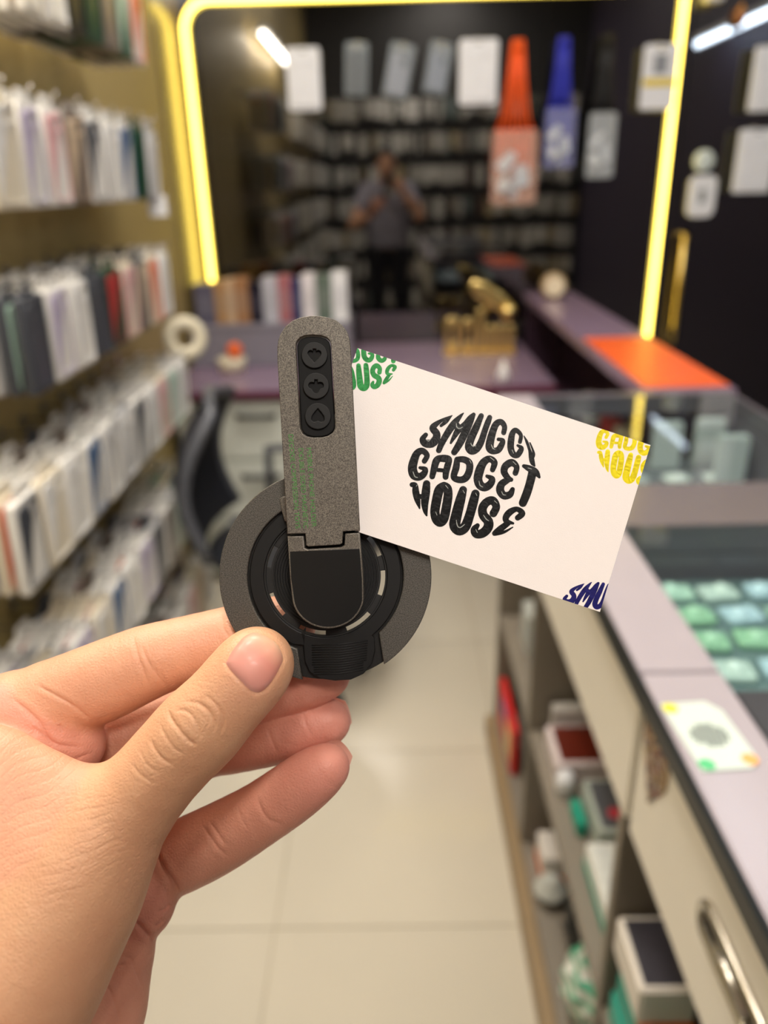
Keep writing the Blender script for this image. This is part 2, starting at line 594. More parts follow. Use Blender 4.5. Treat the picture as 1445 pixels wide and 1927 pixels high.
thumb_f = Cones(0.004).chain(THUMB)
finger_f = [Cones(0.003).chain(c) for c in (INDEX, MIDDLE, RINGF, LITTLE)]
palm_f = Cones(0.009)
palm_f.chain(J((-30, 1385, 229, 12), (-60, 1650, 224, 16), (-80, 1960, 216, 20)))
palm_f.chain(J((50, 1455, 244, 11), (0, 1700, 236, 15), (-40, 2010, 222, 20)))
palm_f.chain(J((130, 1545, 247, 11), (70, 1760, 240, 15), (10, 2030, 222, 20)))
palm_f.chain(J((225, 1670, 243, 11), (175, 1790, 238, 13.5), (95, 2040, 220, 19)))
pad_f = Cones(0.005).chain(J((20, 1345, 230, 10.8), (80, 1372, 231, 11.0), (136, 1402, 233, 9.6)))     # pad under the index finger
web_f = Cones(0.012).chain(J((192, 1540, 209.5, 5.0), (84, 1474, 210, 5.2), (-70, 1400, 211, 6.2))).chain(J((140, 1606, 207.5, 10), (30, 1546, 209, 10), (-90, 1484, 211, 12))).chain(J((110, 1680, 206, 15), (0, 1620, 210, 15), (-90, 1560, 214, 16)))       # web between thumb and index
heel_f = Cones(0.004).chain(J((262, 1668, 239, 10.6), (262, 1704, 238, 10.2)))                         # little finger mount
heel2_f = Cones(0.004).chain(J((240, 1742, 237, 7.6), (212, 1812, 235, 11.2), (165, 1960, 227, 15.0)))  # outer heel of the palm

WRIST = at(-25, 2090, 0.210)
ELBOW = np.array([-0.285, -0.055, 1.075])
SHOULDER_L = np.array([-0.185, -0.36, 1.335])
arm_f = Cones(0.02).chain([(WRIST, 0.0265), (WRIST * 0.55 + ELBOW * 0.45, 0.036), (WRIST * 0.2 + ELBOW * 0.8, 0.041), (ELBOW, 0.039)])


def hand_sdf(P):
    palm = smin(palm_f(P), arm_f(P), 0.018)
    palm = smin(palm, heel_f(P), 0.003)
    palm = smin(palm, heel2_f(P), 0.003)
    palm = smin(palm, pad_f(P), 0.003)
    d = palm
    for f in finger_f:
        d = np.minimum(d, smin(palm, f(P), 0.0028))
    th = smin(thumb_f(P), web_f(P), 0.010)
    return smin(d, th, 0.0018)


_pts = np.array([p for c in (THUMB, INDEX, MIDDLE, RINGF, LITTLE) for p, r in c] + [WRIST])
HV, HF = surface(hand_sdf, _pts.min(0) - 0.032, _pts.max(0) + 0.016, 0.0007)


def subdivide(V, F):
    """Split every quad in four."""
    n = len(V)
    E = np.sort(np.concatenate([F[:, [0, 1]], F[:, [1, 2]], F[:, [2, 3]], F[:, [3, 0]]]), 1)
    key, inv = np.unique(E[:, 0] * n + E[:, 1], return_inverse=True)
    mid = (V[key // n] + V[key % n]) / 2
    cen = V[F].mean(1)
    e = inv.reshape(4, -1).T + n
    c = np.arange(len(F)) + n + len(key)
    Q = np.concatenate([np.stack([F[:, k], e[:, k], c, e[:, k - 1]], 1) for k in range(4)])
    return np.concatenate([V, mid, cen]), Q


bvh = BVHTree.FromPolygons([tuple(v) for v in HV], [tuple(f) for f in HF])
OWN = np.stack([chunked(f, HV, 0.013) for f in (thumb_f, *finger_f, palm_f, pad_f, web_f, heel_f, heel2_f)], 1).argmin(1)
HF0, HN0 = HF, len(HV)
HV, HF = subdivide(HV, HF)
_own = np.full(len(HV), -1); _own[:HN0] = OWN
for _k in (1, 3): _own[HF[:, _k]] = np.where(_own[HF[:, _k]] < 0, _own[HF[:, 0]], _own[HF[:, _k]])
_own[HF[:, 2]] = _own[HF[:, 0]]
OWN = _own
HN = vnormals(HV, HF)
px, py = to_px(HV)
view = CAM - HV
depth = -((HV - CAM) @ MROT)[:, 2]
front = (HN * (view / np.linalg.norm(view, axis=1)[:, None])).sum(1)


def poly_dist(x, y, pts, reach=30):
    P = np.array(pts)
    sel = np.nonzero((x > P[:, 0].min() - reach) & (x < P[:, 0].max() + reach) & (y > P[:, 1].min() - reach) & (y < P[:, 1].max() + reach))[0]
    xs, ys = x[sel], y[sel]
    best = np.full(len(sel), 1e9); along = np.zeros(len(sel)); ns = len(pts) - 1; i = 0
    for (x0, y0), (x1, y1) in zip(pts[:-1], pts[1:]):
        dx, dy = x1 - x0, y1 - y0
        t = np.clip(((xs - x0) * dx + (ys - y0) * dy) / max(1e-9, dx * dx + dy * dy), 0, 1)
        d_ = np.hypot(xs - x0 - t * dx, ys - y0 - t * dy)
        along = np.where(d_ < best, (i + t) / ns, along); best = np.minimum(best, d_); i += 1
    out = np.full(len(x), 1e9); ta = np.zeros(len(x))
    out[sel] = best; ta[sel] = along
    return out, ta


# skin folds: (owner groups or None, width in frame units, depth mm, polyline)
CREASES = [
    ((0,), 3.2, 0.50, [(316, 1335), (322, 1352), (338, 1374), (356, 1394), (372, 1402)]),
    ((0,), 2.6, 0.34, [(330, 1337), (350, 1338), (365, 1352), (374, 1372), (376, 1392)]),
    ((0,), 2.6, 0.34, [(365, 1316), (390, 1334), (404, 1360), (400, 1380)]),
    ((0,), 2.6, 0.30, [(385, 1306), (410, 1330), (421, 1360), (414, 1382)]),
    ((0,), 3.0, 0.36, [(283, 1388), (290, 1408), (306, 1428), (326, 1440)]),
    ((0,), 2.6, 0.28, [(301, 1362), (312, 1386), (328, 1408), (345, 1420)]),
    ((0,), 2.4, 0.22, [(345, 1320), (372, 1324), (392, 1342), (398, 1372)]),
    ((0,), 2.2, 0.20, [(262, 1410), (276, 1438), (300, 1456)]),
    ((0,), 2.2, 0.18, [(246, 1436), (268, 1462), (292, 1474)]),
    ((1,), 3.0, 0.36, [(252, 1198), (256, 1222), (266, 1252), (280, 1290)]),
    ((1,), 2.8, 0.32, [(266, 1214), (276, 1240), (292, 1266), (318, 1298)]),
    ((1,), 2.4, 0.22, [(288, 1262), (302, 1266), (310, 1284)]),
    ((1,), 3.0, 0.30, [(417, 1156), (420, 1178), (430, 1200)]),
    ((6, 5, 1), 3.0, 0.45, [(66, 1288), (100, 1306), (140, 1330), (172, 1356)]),
    ((6, 5, 1), 3.5, 0.50, [(20, 1312), (50, 1336), (76, 1362), (92, 1392), (110, 1410)]),
    ((6, 5), 3.5, 0.40, [(70, 1330), (104, 1352), (118, 1380)]),
    ((6, 5), 3.2, 0.40, [(60, 1368), (84, 1384), (112, 1402), (160, 1406)]),
    ((6, 5), 3.0, 0.30, [(90, 1430), (130, 1432), (172, 1416)]),
    ((3,), 3.0, 0.26, [(503, 1368), (512, 1396), (524, 1420)]),
    ((3,), 3.0, 0.22, [(570, 1340), (576, 1362), (588, 1390)]),
    ((4,), 3.2, 0.34, [(380, 1552), (396, 1576), (412, 1598), (430, 1612)]),
    ((4,), 3.0, 0.30, [(392, 1544), (410, 1568), (424, 1592)]),
    ((4,), 3.0, 0.30, [(484, 1500), (492, 1524), (508, 1544), (536, 1552)]),
    ((4,), 2.6, 0.18, [(446, 1518), (456, 1544), (466, 1560)]),
    ((8, 5, 9), 3.0, 0.40, [(296, 1716), (310, 1712), (322, 1700)]),
    ((8, 5, 9), 3.0, 0.34, [(286, 1742), (300, 1740), (312, 1728)]),
    ((4, 8, 5), 4.0, 0.95, [(288, 1590), (300, 1622), (318, 1652), (340, 1682)]),
    ((8, 9, 5), 4.0, 0.9, [(250, 1730), (268, 1748), (290, 1770)]),
    ((9, 5), 3.2, 0.55, [(200, 1838), (216, 1822), (238, 1812)]),
    ((9, 5), 3.2, 0.40, [(226, 1800), (246, 1804), (254, 1822), (266, 1856)]),
    ((9, 5), 3.2, 0.40, [(196, 1846), (214, 1880), (226, 1927)]),
]
disp = np.zeros(len(HV))
for own, w, dep, pl in CREASES:
    pl = [tuple(p) for p in smooth_path(pl, 5)]
    w = w * 0.62; dep = dep * 0.95
    dd, ta = poly_dist(px, py, pl)
    tp = np.clip(np.sin(np.pi * np.clip(ta, 0.02, 0.98)) * 1.5, 0, 1)
    ok = (front > -0.1) & (depth < 0.262)
    if own is not None:
        ok &= np.isin(OWN, own)
    disp -= np.where(ok, tp * dep / 1000 * (0.6 * np.exp(-(dd / w) ** 2) + 0.5 * np.exp(-(dd / (2.6 * w)) ** 2) - 0.12 * np.exp(-((dd - 5 * w) / (2.5 * w)) ** 2)), 0)
# fine folds fanning over the base of the thumb, and the outline of the nail
th_base = np.clip((py - 1440) / 60, 0, 1) * np.isin(OWN, (0, 7, 5)) * (front > 0)
rs = np.random.RandomState(4)


def lump(x, y, f, n=7):
    """Smooth irregular field made of a few random waves."""
    v = np.zeros(len(x))
    for _ in range(n):
        a_ = rs.uniform(0, 2 * np.pi); k_ = f * rs.uniform(0.6, 1.6)
        v += np.sin((x * np.cos(a_) + y * np.sin(a_)) * k_ + rs.uniform(0, 6.28))
    return v / n


u = (py - 1500) + 0.30 * (px - 150) + 16 * lump(px, py, 0.022) + 5 * lump(px, py, 0.07)
fold = (1 - np.abs(np.sin(u * 0.17))) ** 4 * np.clip(0.45 + 1.6 * lump(px, py, 0.035), 0, 1)
ub = (py - 1500) + 0.62 * (px - 150) + 14 * lump(px, py, 0.03) + 5 * lump(px, py, 0.08)
fold += 0.6 * (1 - np.abs(np.sin(ub * 0.21))) ** 4 * np.clip(0.3 + 1.8 * lump(px, py, 0.04), 0, 1)
fade = np.exp(-((py - 1620 + 0.22 * px) / 110) ** 2)
disp -= th_base * fade * 0.00016 * fold
# irregular oval folds over the thumb's knuckle, cross folds on the finger joints
for (kx, ky, rot, e1, e2, own_, amp) in ((352, 1368, -47, 62, 40, 0, 0.00016), (392, 1312, -47, 34, 44, 0, 0.00008), (275, 1440, -47, 40, 50, 0, 0.00012)):
    c_, s_ = math.cos(math.radians(rot)), math.sin(math.radians(rot))
    qa = ((px - kx) * c_ + (py - ky) * s_) / e1; qb = (-(px - kx) * s_ + (py - ky) * c_) / e2
    rr = np.hypot(qa, qb)
    kf = (1 - np.abs(np.sin(rr * 7.5 + 1.6 * lump(px, py, 0.05) + 0.5 * lump(px, py, 0.13)))) ** 4 * np.clip(0.4 + 1.8 * lump(px, py, 0.06), 0, 1)
    disp -= (OWN == own_) * (front > 0) * amp * kf * np.exp(-(rr / 0.95) ** 4)
for gi_, ch_ in ((1, INDEX), (2, MIDDLE), (3, RINGF), (4, LITTLE)):
    t_ = (HV - ch_[-1][0]) @ ((ch_[-1][0] - ch_[0][0]) / np.linalg.norm(ch_[-1][0] - ch_[0][0])) * 1000
    cf = (1 - np.abs(np.sin(t_ * 0.9 + 2.2 * lump(px, py, 0.03)))) ** 6 * np.clip(0.1 + 1.7 * lump(px, py, 0.03), 0, 1)
    disp -= (OWN == gi_) * (front > -0.2) * 0.00009 * cf
u2 = (px - 20) * 0.6 + (py - 1430)
disp -= np.isin(OWN, (7,)) * (front > 0) * 0.00012 * (1 - np.abs(np.sin(u2 * 0.13 + np.sin(px * 0.05)))) ** 3
NAIL = [(424, 1247), (431, 1259), (452, 1281), (473, 1301), (491, 1303), (509, 1288), (525, 1262), (534, 1240), (527, 1217), (512, 1202), (496, 1193), (477, 1188), (459, 1196), (446, 1210), (433, 1228)]
ring = [tuple(p) for p in smooth_path(NAIL + [NAIL[0]], 4)]
dn, _ = poly_dist(px, py, ring)
disp += np.where((OWN == 0) & (front > 0.05), -0.00035 * np.exp(-(dn / 4.0) ** 2), 0)
HV2 = HV + HN * disp[:, None]
# flatten the bed under the nail a little
pink = np.zeros(len(HV))
for gi, (chain, amt) in enumerate(((INDEX, 0.5), (MIDDLE, 0.9), (RINGF, 1.0), (LITTLE, 1.0))):
    tip = chain[-1][0]; base = chain[0][0]
    pink = np.maximum(pink, amt * (0.55 + 0.45 * np.exp(-(np.linalg.norm(HV - tip, axis=1) / 0.022) ** 2)) * (OWN == 1 + gi))
pink = np.maximum(pink, np.isin(OWN, (6, 8)) * 0.75)
pink = np.maximum(pink, np.isin(OWN, (9,)) * 0.55)
pink = np.maximum(pink, np.isin(OWN, (7,)) * 0.30)
pink = np.maximum(pink, np.isin(OWN, (5,)) * 0.45 * np.clip((py - 1300) / 200, 0, 1))
pink = np.maximum(pink, (OWN == 0) * 0.25 * np.exp(-((px - 470) ** 2 + (py - 1290) ** 2) / 60 ** 2))
for _ in range(30):                                                                 # soften the tint borders
    m4 = pink[HF].mean(1)
    pink = np.bincount(HF.ravel(), np.repeat(m4, 4), len(pink)) / np.maximum(np.bincount(HF.ravel(), minlength=len(pink)), 1)


def skin_mat():
    m = mat('skin', (222, 174, 136), 0.46, var=0.0, sss=0.12, spec=0.4)
    nt = m.node_tree; b = nt.nodes['Principled BSDF']
    b.inputs['Subsurface Radius'].default_value = (1.0, 0.35, 0.2)
    b.inputs['Subsurface Scale'].default_value = 0.004
    tc = nt.nodes.new('ShaderNodeTexCoord')
    atn = nt.nodes.new('ShaderNodeAttribute'); atn.attribute_name = 'pink'
    n = nt.nodes.new('ShaderNodeTexNoise'); n.inputs['Scale'].default_value = 90; n.inputs['Detail'].default_value = 4
    nt.links.new(tc.outputs['Object'], n.inputs['Vector'])
    mx = nt.nodes.new('ShaderNodeMix'); mx.data_type = 'RGBA'
    mx.inputs[6].default_value = (*lin((219, 170, 133)), 1)
    mx.inputs[7].default_value = (*lin((222, 152, 135)), 1)
    nt.links.new(atn.outputs['Fac'], mx.inputs[0])
    m2 = nt.nodes.new('ShaderNodeMix'); m2.data_type = 'RGBA'; m2.blend_type = 'MULTIPLY'; m2.inputs[0].default_value = 0.25
    rp = nt.nodes.new('ShaderNodeValToRGB')
    rp.color_ramp.elements[0].position = 0.3; rp.color_ramp.elements[0].color = (0.80, 0.58, 0.52, 1)
    rp.color_ramp.elements[1].position = 0.7; rp.color_ramp.elements[1].color = (1, 1, 1, 1)
    nt.links.new(n.outputs[0], rp.inputs[0])
    nt.links.new(mx.outputs[2], m2.inputs[6]); nt.links.new(rp.outputs[0], m2.inputs[7])
    nt.links.new(m2.outputs[2], b.inputs['Base Color'])
    v = nt.nodes.new('ShaderNodeTexVoronoi'); v.inputs['Scale'].default_value = 900; v.feature = 'DISTANCE_TO_EDGE'
    wv = nt.nodes.new('ShaderNodeTexNoise'); wv.inputs['Scale'].default_value = 260; wv.inputs['Detail'].default_value = 5
    nt.links.new(tc.outputs['Object'], v.inputs['Vector']); nt.links.new(tc.outputs['Object'], wv.inputs['Vector'])
    ad = nt.nodes.new('ShaderNodeMath'); ad.operation = 'MULTIPLY_ADD'; ad.inputs[1].default_value = 0.55
    nt.links.new(v.outputs['Distance'], ad.inputs[0]); nt.links.new(wv.outputs[0], ad.inputs[2])
    bp = nt.nodes.new('ShaderNodeBump'); bp.inputs['Strength'].default_value = 0.5; bp.inputs['Distance'].default_value = 0.0006
    nt.links.new(ad.outputs[0], bp.inputs['Height']); nt.links.new(bp.outputs[0], b.inputs['Normal'])
    return m


m_skin = skin_mat()

# the rest of the body, behind the camera (it shows in the black glass wall)
SHOULDER_R = np.array([0.185, -0.36, 1.335]); ELBOW_R = np.array([0.27, -0.10, 1.13]); WRIST_R = np.array([0.125, -0.035, 1.335])
HEADC = np.array([0.0, -0.30, 1.535])
body_arm = Cones(0.03).chain([(WRIST * 0.55 + ELBOW * 0.45, 0.036), (ELBOW, 0.041), (SHOULDER_L, 0.052)])
body_armr = Cones(0.03).chain([(WRIST_R, 0.026), (WRIST_R * 0.55 + ELBOW_R * 0.45, 0.036), (ELBOW_R, 0.041), (SHOULDER_R, 0.052)])
torso_f = Cones(0.09).chain([((-0.13, -0.38, 1.315), 0.075), ((0.13, -0.38, 1.315), 0.075)]).chain([((0, -0.37, 1.28), 0.125), ((0, -0.38, 1.10), 0.125), ((0, -0.38, 0.92), 0.13)])
torso_f.chain([((-0.09, -0.37, 1.22), 0.10), ((-0.075, -0.38, 0.93), 0.10)]).chain([((0.09, -0.37, 1.22), 0.10), ((0.075, -0.38, 0.93), 0.10)])
neck_f = Cones(0.02).chain([((0, -0.37, 1.34), 0.056), ((0, -0.325, 1.47), 0.052)])
skull = ellipsoid(HEADC + [0, 0, 0.02], (0.074, 0.092, 0.102))
jaw = ellipsoid(HEADC + [0, 0.018, -0.062], (0.055, 0.066, 0.055))
nose_f = Cones(0.006).chain([(HEADC + [0, 0.094, 0.012], 0.007), (HEADC + [0, 0.108, -0.022], 0.012)])
lips_f = Cones(0.004).chain([(HEADC + [-0.018, 0.078, -0.058], 0.006), (HEADC + [0, 0.084, -0.058], 0.009), (HEADC + [0.018, 0.078, -0.058], 0.006)])
brow_f = Cones(0.01).chain([(HEADC + [-0.045, 0.074, 0.03], 0.010), (HEADC + [0, 0.086, 0.028], 0.010), (HEADC + [0.045, 0.074, 0.03], 0.010)])
ears = [ellipsoid(HEADC + [s * 0.077, -0.005, -0.005], (0.012, 0.020, 0.033)) for s in (-1, 1)]
sockets = [ellipsoid(HEADC + [s * 0.032, 0.095, 0.008], (0.019, 0.016, 0.012)) for s in (-1, 1)]
# right hand: palm and five fingers closed round the phone
hr = Cones(0.008).chain([(WRIST_R, 0.026), (WRIST_R + [-0.012, 0.0, 0.045], 0.026), (WRIST_R + [-0.022, -0.006, 0.075], 0.020)])
fr = [Cones(0.003).chain([(np.array([0.100, -0.040, 1.352 + 0.019 * i]), 0.010), (np.array([0.066 - 0.002 * i, -0.026, 1.356 + 0.020 * i]), 0.0085), (np.array([0.050, -0.007, 1.357 + 0.020 * i]), 0.0075)]) for i in range(4)]
fr.append(Cones(0.003).chain([(np.array([0.105, -0.045, 1.36]), 0.013), (np.array([0.075, -0.042, 1.40]), 0.0105), (np.array([0.045, -0.031, 1.425]), 0.009)]))


def body_sdf(P):
    d = smin(torso_f(P), neck_f(P), 0.05)
    d = smin(d, body_arm(P), 0.05)
    ar = smin(body_armr(P), hr(P), 0.02)
    for f in fr: ar = smin(ar, f(P), 0.004)
    d = smin(d, ar, 0.05)
    h = smin(skull(P), jaw(P), 0.045)
    h = smin(h, brow_f(P), 0.012)
    for s in sockets: h = -smin(-h, s(P), 0.012)
    h = smin(h, nose_f(P), 0.012); h = smin(h, lips_f(P), 0.006)
    for e in ears: h = smin(h, e(P), 0.008)
    return smin(d, h, 0.03)


BV, BF = surface(body_sdf, (-0.36, -0.56, 0.86), (0.36, 0.09, 1.70), 0.0055)
allV = np.concatenate([HV2, BV]); allF = np.concatenate([HF, BF + len(HV2)])
person = empty('person', (0, -0.38, 0))
PO = np.array([0, -0.38, 0])
tag(person, 'person in grey shirt whose left hand pinches the black phone stand', 'person')
bme = np_mesh('body', allV - PO, allF)
pa = bme.attributes.new('pink', 'FLOAT', 'POINT')
pa.data.foreach_set('value', np.concatenate([pink, np.full(len(BV), 0.15)]).astype(np.float32))
body = link('body', bme, m_skin, person)

# thumb nail: a curved plate laid on the tip of the thumb
def hit(x, y):
    d = MROT @ np.array([(x - CX) / FPX, (CY - y) / FPX, -1.0]); d = d / np.linalg.norm(d)
    loc, nor, _, _ = bvh.ray_cast(Vector(CAM), Vector(d))
    return np.array(loc), np.array(nor)


def thumb_nail():
    outl = [np.array(p[:2]) for p in smooth_path(NAIL + [NAIL[0]], 4)][:-1]
    cen = np.array([479, 1246.0])
    vs, fs, tip = [], [], []
    R = 9
    k = len(outl)
    ax = np.array([0.66, -0.75])                     # along the nail, towards its tip
    for i in range(R + 1):
        t = i / R
        for p in outl:
            q = cen + (p - cen) * t
            loc, nor = hit(*q)
            if np.dot(nor, MROT[:, 2]) < 0: nor = -nor
            up = 0.00075 * (1 - t ** 8) - 0.00035 * t ** 8
            vs.append(loc + nor * up - PO)
            s = np.dot(q - cen, ax)
            tip.append(s)
    for i in range(R):
        for j in range(k):
            j2 = (j + 1) % k
            fs.append((i * k + j, i * k + j2, (i + 1) * k + j2, (i + 1) * k + j))
    me = mesh('thumb_nail', vs, fs, True)
    a = me.attributes.new('tip', 'FLOAT', 'POINT')
    a.data.foreach_set('value', tip)
    m = mat('nail', (232, 176, 160), 0.42, var=0.0, sss=0.1, coat=0.1)
    nt = m.node_tree; b = nt.nodes['Principled BSDF']
    atn = nt.nodes.new('ShaderNodeAttribute'); atn.attribute_name = 'tip'
    rp = nt.nodes.new('ShaderNodeValToRGB')
    mp = nt.nodes.new('ShaderNodeMapRange'); mp.inputs[1].default_value = -62; mp.inputs[2].default_value = 62
    nt.links.new(atn.outputs['Fac'], mp.inputs[0]); nt.links.new(mp.outputs[0], rp.inputs[0])
    cr = rp.color_ramp
    cr.elements[0].position = 0.0; cr.elements[0].color = (*lin((232, 196, 186)), 1)
    cr.elements[1].position = 0.22; cr.elements[1].color = (*lin((222, 154, 142)), 1)
    for pos, c in ((0.60, (224, 148, 132)), (0.82, (228, 166, 140)), (0.97, (234, 194, 158))):
        e = cr.elements.new(pos); e.color = (*lin(c), 1)
    nt.links.new(rp.outputs[0], b.inputs['Base Color'])
    o = link('thumb_nail', me, m, person)
    o['label'] = 'pink thumb nail with pale edge'


thumb_nail()
m_nail2 = mat('finger_nail', (236, 190, 172), 0.3, var=0.02)


def back_nail(chain):
    """Nails of the other fingers lie on the side turned away from the camera."""
    tip, r = chain[-1]; prv = chain[-4][0]
    t = (tip - prv); t /= np.linalg.norm(t)
    away = -MROT[:, 2]; away = away - t * (away @ t); away /= np.linalg.norm(away)
    s = np.cross(t, away)
    vs, fs = [], []
    n, k = 8, 8
    for i in range(n + 1):
        a = -0.011 + 0.0165 * i / n
        rr = r + 0.0004 - 0.0007 * max(0, i - n + 2) ** 2 * 0.3
        for j in range(k + 1):
            th = (j / k - 0.5) * 1.7 * (1 - 0.35 * (abs(i / n - 0.5) * 2) ** 4)
            vs.append(tip + t * a + (away * math.cos(th) + s * math.sin(th)) * (rr + 0.0003) - PO)
    for i in range(n):
        for j in range(k):
            fs.append((i * (k + 1) + j, i * (k + 1) + j + 1, (i + 1) * (k + 1) + j + 1, (i + 1) * (k + 1) + j))
    link('finger_nail', mesh('finger_nail', vs, fs, True), m_nail2, person)


for ch in (INDEX, MIDDLE, RINGF, LITTLE): back_nail(ch)

# clothes, hair, eyes
sleeve = Cones(0.03)
for s, e in ((SHOULDER_L, ELBOW), (SHOULDER_R, ELBOW_R)):
    sleeve.chain([(s, 0.062), (s * 0.45 + e * 0.55, 0.058)])


def shirt_sdf(P):
    d = smin(torso_f(P) - 0.010, sleeve(P), 0.05)
    hem = 0.87 - P[:, 2]
    neck = Cones().chain([((0, -0.36, 1.36), 0.066), ((0, -0.30, 1.52), 0.07)])(P)
    return np.maximum(np.maximum(d, hem), -neck)


SV, SF = surface(shirt_sdf, (-0.36, -0.58, 0.85), (0.36, -0.05, 1.45), 0.006)
link('shirt', np_mesh('shirt', SV - PO, SF), mat('grey_shirt', (150, 146, 158), 0.9, var=0.08, scale=40), person)
legs = Cones(0.05).chain([((-0.07, -0.38, 0.93), 0.115), ((-0.095, -0.38, 0.80), 0.10), ((-0.10, -0.365, 0.48), 0.068), ((-0.105, -0.39, 0.09), 0.058)])
legs2 = Cones(0.05).chain([((0.07, -0.38, 0.93), 0.115), ((0.095, -0.38, 0.80), 0.10), ((0.10, -0.365, 0.48), 0.068), ((0.105, -0.39, 0.09), 0.058)])
SV, SF = surface(lambda P: np.maximum(smin(legs(P), legs2(P), 0.03), 0.055 - P[:, 2]), (-0.26, -0.56, 0.03), (0.26, -0.2, 1.06), 0.008)
link('trousers', np_mesh('trousers', SV - PO, SF), mat('black_trousers', (22, 22, 26), 0.8), person)
for s in (-1, 1):
    shoe = Cones(0.02).chain([((s * 0.107, -0.41, 0.042), 0.042), ((s * 0.112, -0.30, 0.036), 0.040), ((s * 0.115, -0.22, 0.028), 0.030)])
    SV, SF = surface(lambda P: np.maximum(shoe(P), 0.003 - P[:, 2]), (s * 0.11 - 0.07, -0.48, -0.01), (s * 0.11 + 0.07, -0.16, 0.11), 0.006)
    link('shoe', np_mesh('shoe', SV - PO, SF), mat('dark_shoe', (38, 36, 36), 0.6), person)
hair_e = ellipsoid(HEADC + [0, -0.012, 0.036], (0.084, 0.100, 0.104))
SV, SF = surface(lambda P: np.maximum(np.maximum(hair_e(P), -(skull(P) - 0.001)), np.minimum(-(P[:, 2] - 1.545) , 0.25 * 0 + 1.0) * 0.7 + (P[:, 1] + 0.29) * 0.55), (-0.11, -0.44, 1.42), (0.11, -0.16, 1.70), 0.004)
link('hair', np_mesh('hair', SV - PO, SF), mat('black_hair', (20, 18, 17), 0.5, bump=0.6, bscale=300), person)
for s in (-1, 1):
    link('eye', lathe('eye', [(0.0115 * math.sin(a), 0.0115 * math.cos(a)) for a in [math.pi * k / 12 for k in range(13)]], 16), mat('eye_white', (225, 222, 216), 0.2), person,
         tuple(HEADC - PO + np.array([s * 0.032, 0.076, 0.006])))
# the phone that takes the picture, right behind the camera position
phone = empty('smartphone', (0.012, -0.022, 1.385), (math.radians(-23), 0, 0))
link('phone_body', extrude('phone_body', [rrect(0.075, 0.16, 0.012)], -0.004, 0.004, 0.002), mat('phone_black', (24, 25, 28), 0.3), phone, (0, 0, 0), (math.radians(90), 0, 0))
link('camera_island', extrude('camera_island', [circle(0.02, 24)], 0, 0.002, 0.0005), mat('phone_lens', (10, 10, 12), 0.1), phone, (0.0, 0.0045, 0.04), (math.radians(-90), 0, 0))
tag(phone, 'black smartphone raised in front of the reflected person', 'phone')


# ================================================================== phone stand held in the fingers
S = 0.2235 / FPX                                   # metres per frame unit at the stand's face
stand = empty('magnetic_phone_stand')
stand.matrix_world = CAMMAT @ Matrix.Translation(((612 - CX) / FPX * 0.2235, (CY - 1084) / FPX * 0.2235, -0.2235))
tag(stand, 'dark grey magnetic ring phone stand with unfolded arm held between thumb and index finger', 'phone stand')


def L(pts, z=0.0):
    """Frame-unit outline (y down) -> local metres in the stand's plane raised by z."""
    k = (0.2235 - z) / FPX
    return [((x - CX) * k - (612 - CX) * S, (CY - y) * k - (CY - 1084) * S) for x, y in pts]


def sc(pts):
    return [(x * S, y * S) for x, y in pts]


def speckle_mat(name, dark, light, rough, metal):
    m = mat(name, dark, rough, metal=metal, var=0.0)
    nt = m.node_tree; b = nt.nodes['Principled BSDF']
    tc = nt.nodes.new('ShaderNodeTexCoord')
    n = nt.nodes.new('ShaderNodeTexNoise'); n.inputs['Scale'].default_value = 3600; n.inputs['Detail'].default_value = 4
    nt.links.new(tc.outputs['Object'], n.inputs['Vector'])
    rp = nt.nodes.new('ShaderNodeValToRGB')
    rp.color_ramp.elements[0].position = 0.35; rp.color_ramp.elements[0].color = (*lin(dark), 1)
    rp.color_ramp.elements[1].position = 0.72; rp.color_ramp.elements[1].color = (*lin(light), 1)
    nt.links.new(n.outputs[0], rp.inputs[0]); nt.links.new(rp.outputs[0], b.inputs['Base Color'])
    bp = nt.nodes.new('ShaderNodeBump'); bp.inputs['Strength'].default_value = 0.25; bp.inputs['Distance'].default_value = 0.0001
    nt.links.new(n.outputs[0], bp.inputs['Height']); nt.links.new(bp.outputs[0], b.inputs['Normal'])
    return m


m_gun = speckle_mat('bronze_grey_speckled_metal', (64, 60, 55), (130, 123, 112), 0.42, 0.25)
m_rub = speckle_mat('black_rubber', (10, 10, 10), (20, 20, 19), 0.6, 0.0)
m_rub2 = mat('soft_black_silicone', (16, 16, 16), 0.5, var=0.05, spec=0.35)
m_inlay = mat('matt_black_inlay', (15, 16, 16), 0.30, var=0.03)
m_void = mat('black_gap', (6, 6, 6), 0.7, var=0)
mm = 0.001
# steel plate behind, with the window for the ridged disc
link('back_plate', extrude('back_plate', [sc(circle(197, 96)), sc(circle(114, 96))], -3.2 * mm, -2.0 * mm, 0.2 * mm), speckle_mat('back_plate_metal', (26, 26, 25), (44, 43, 41), 0.4, 0.3), stand)
# grey magnet ring, open at the bottom for the pull tab
link('magnet_ring', extrude('magnet_ring', [sc(sector(147, 200, -46.5, 249.0, 90, -56.5, 257.5))], -2.0 * mm, 0, 0.35 * mm), speckle_mat('dark_grey_speckled_metal', (50, 49, 46), (108, 104, 97), 0.42, 0.25), stand)
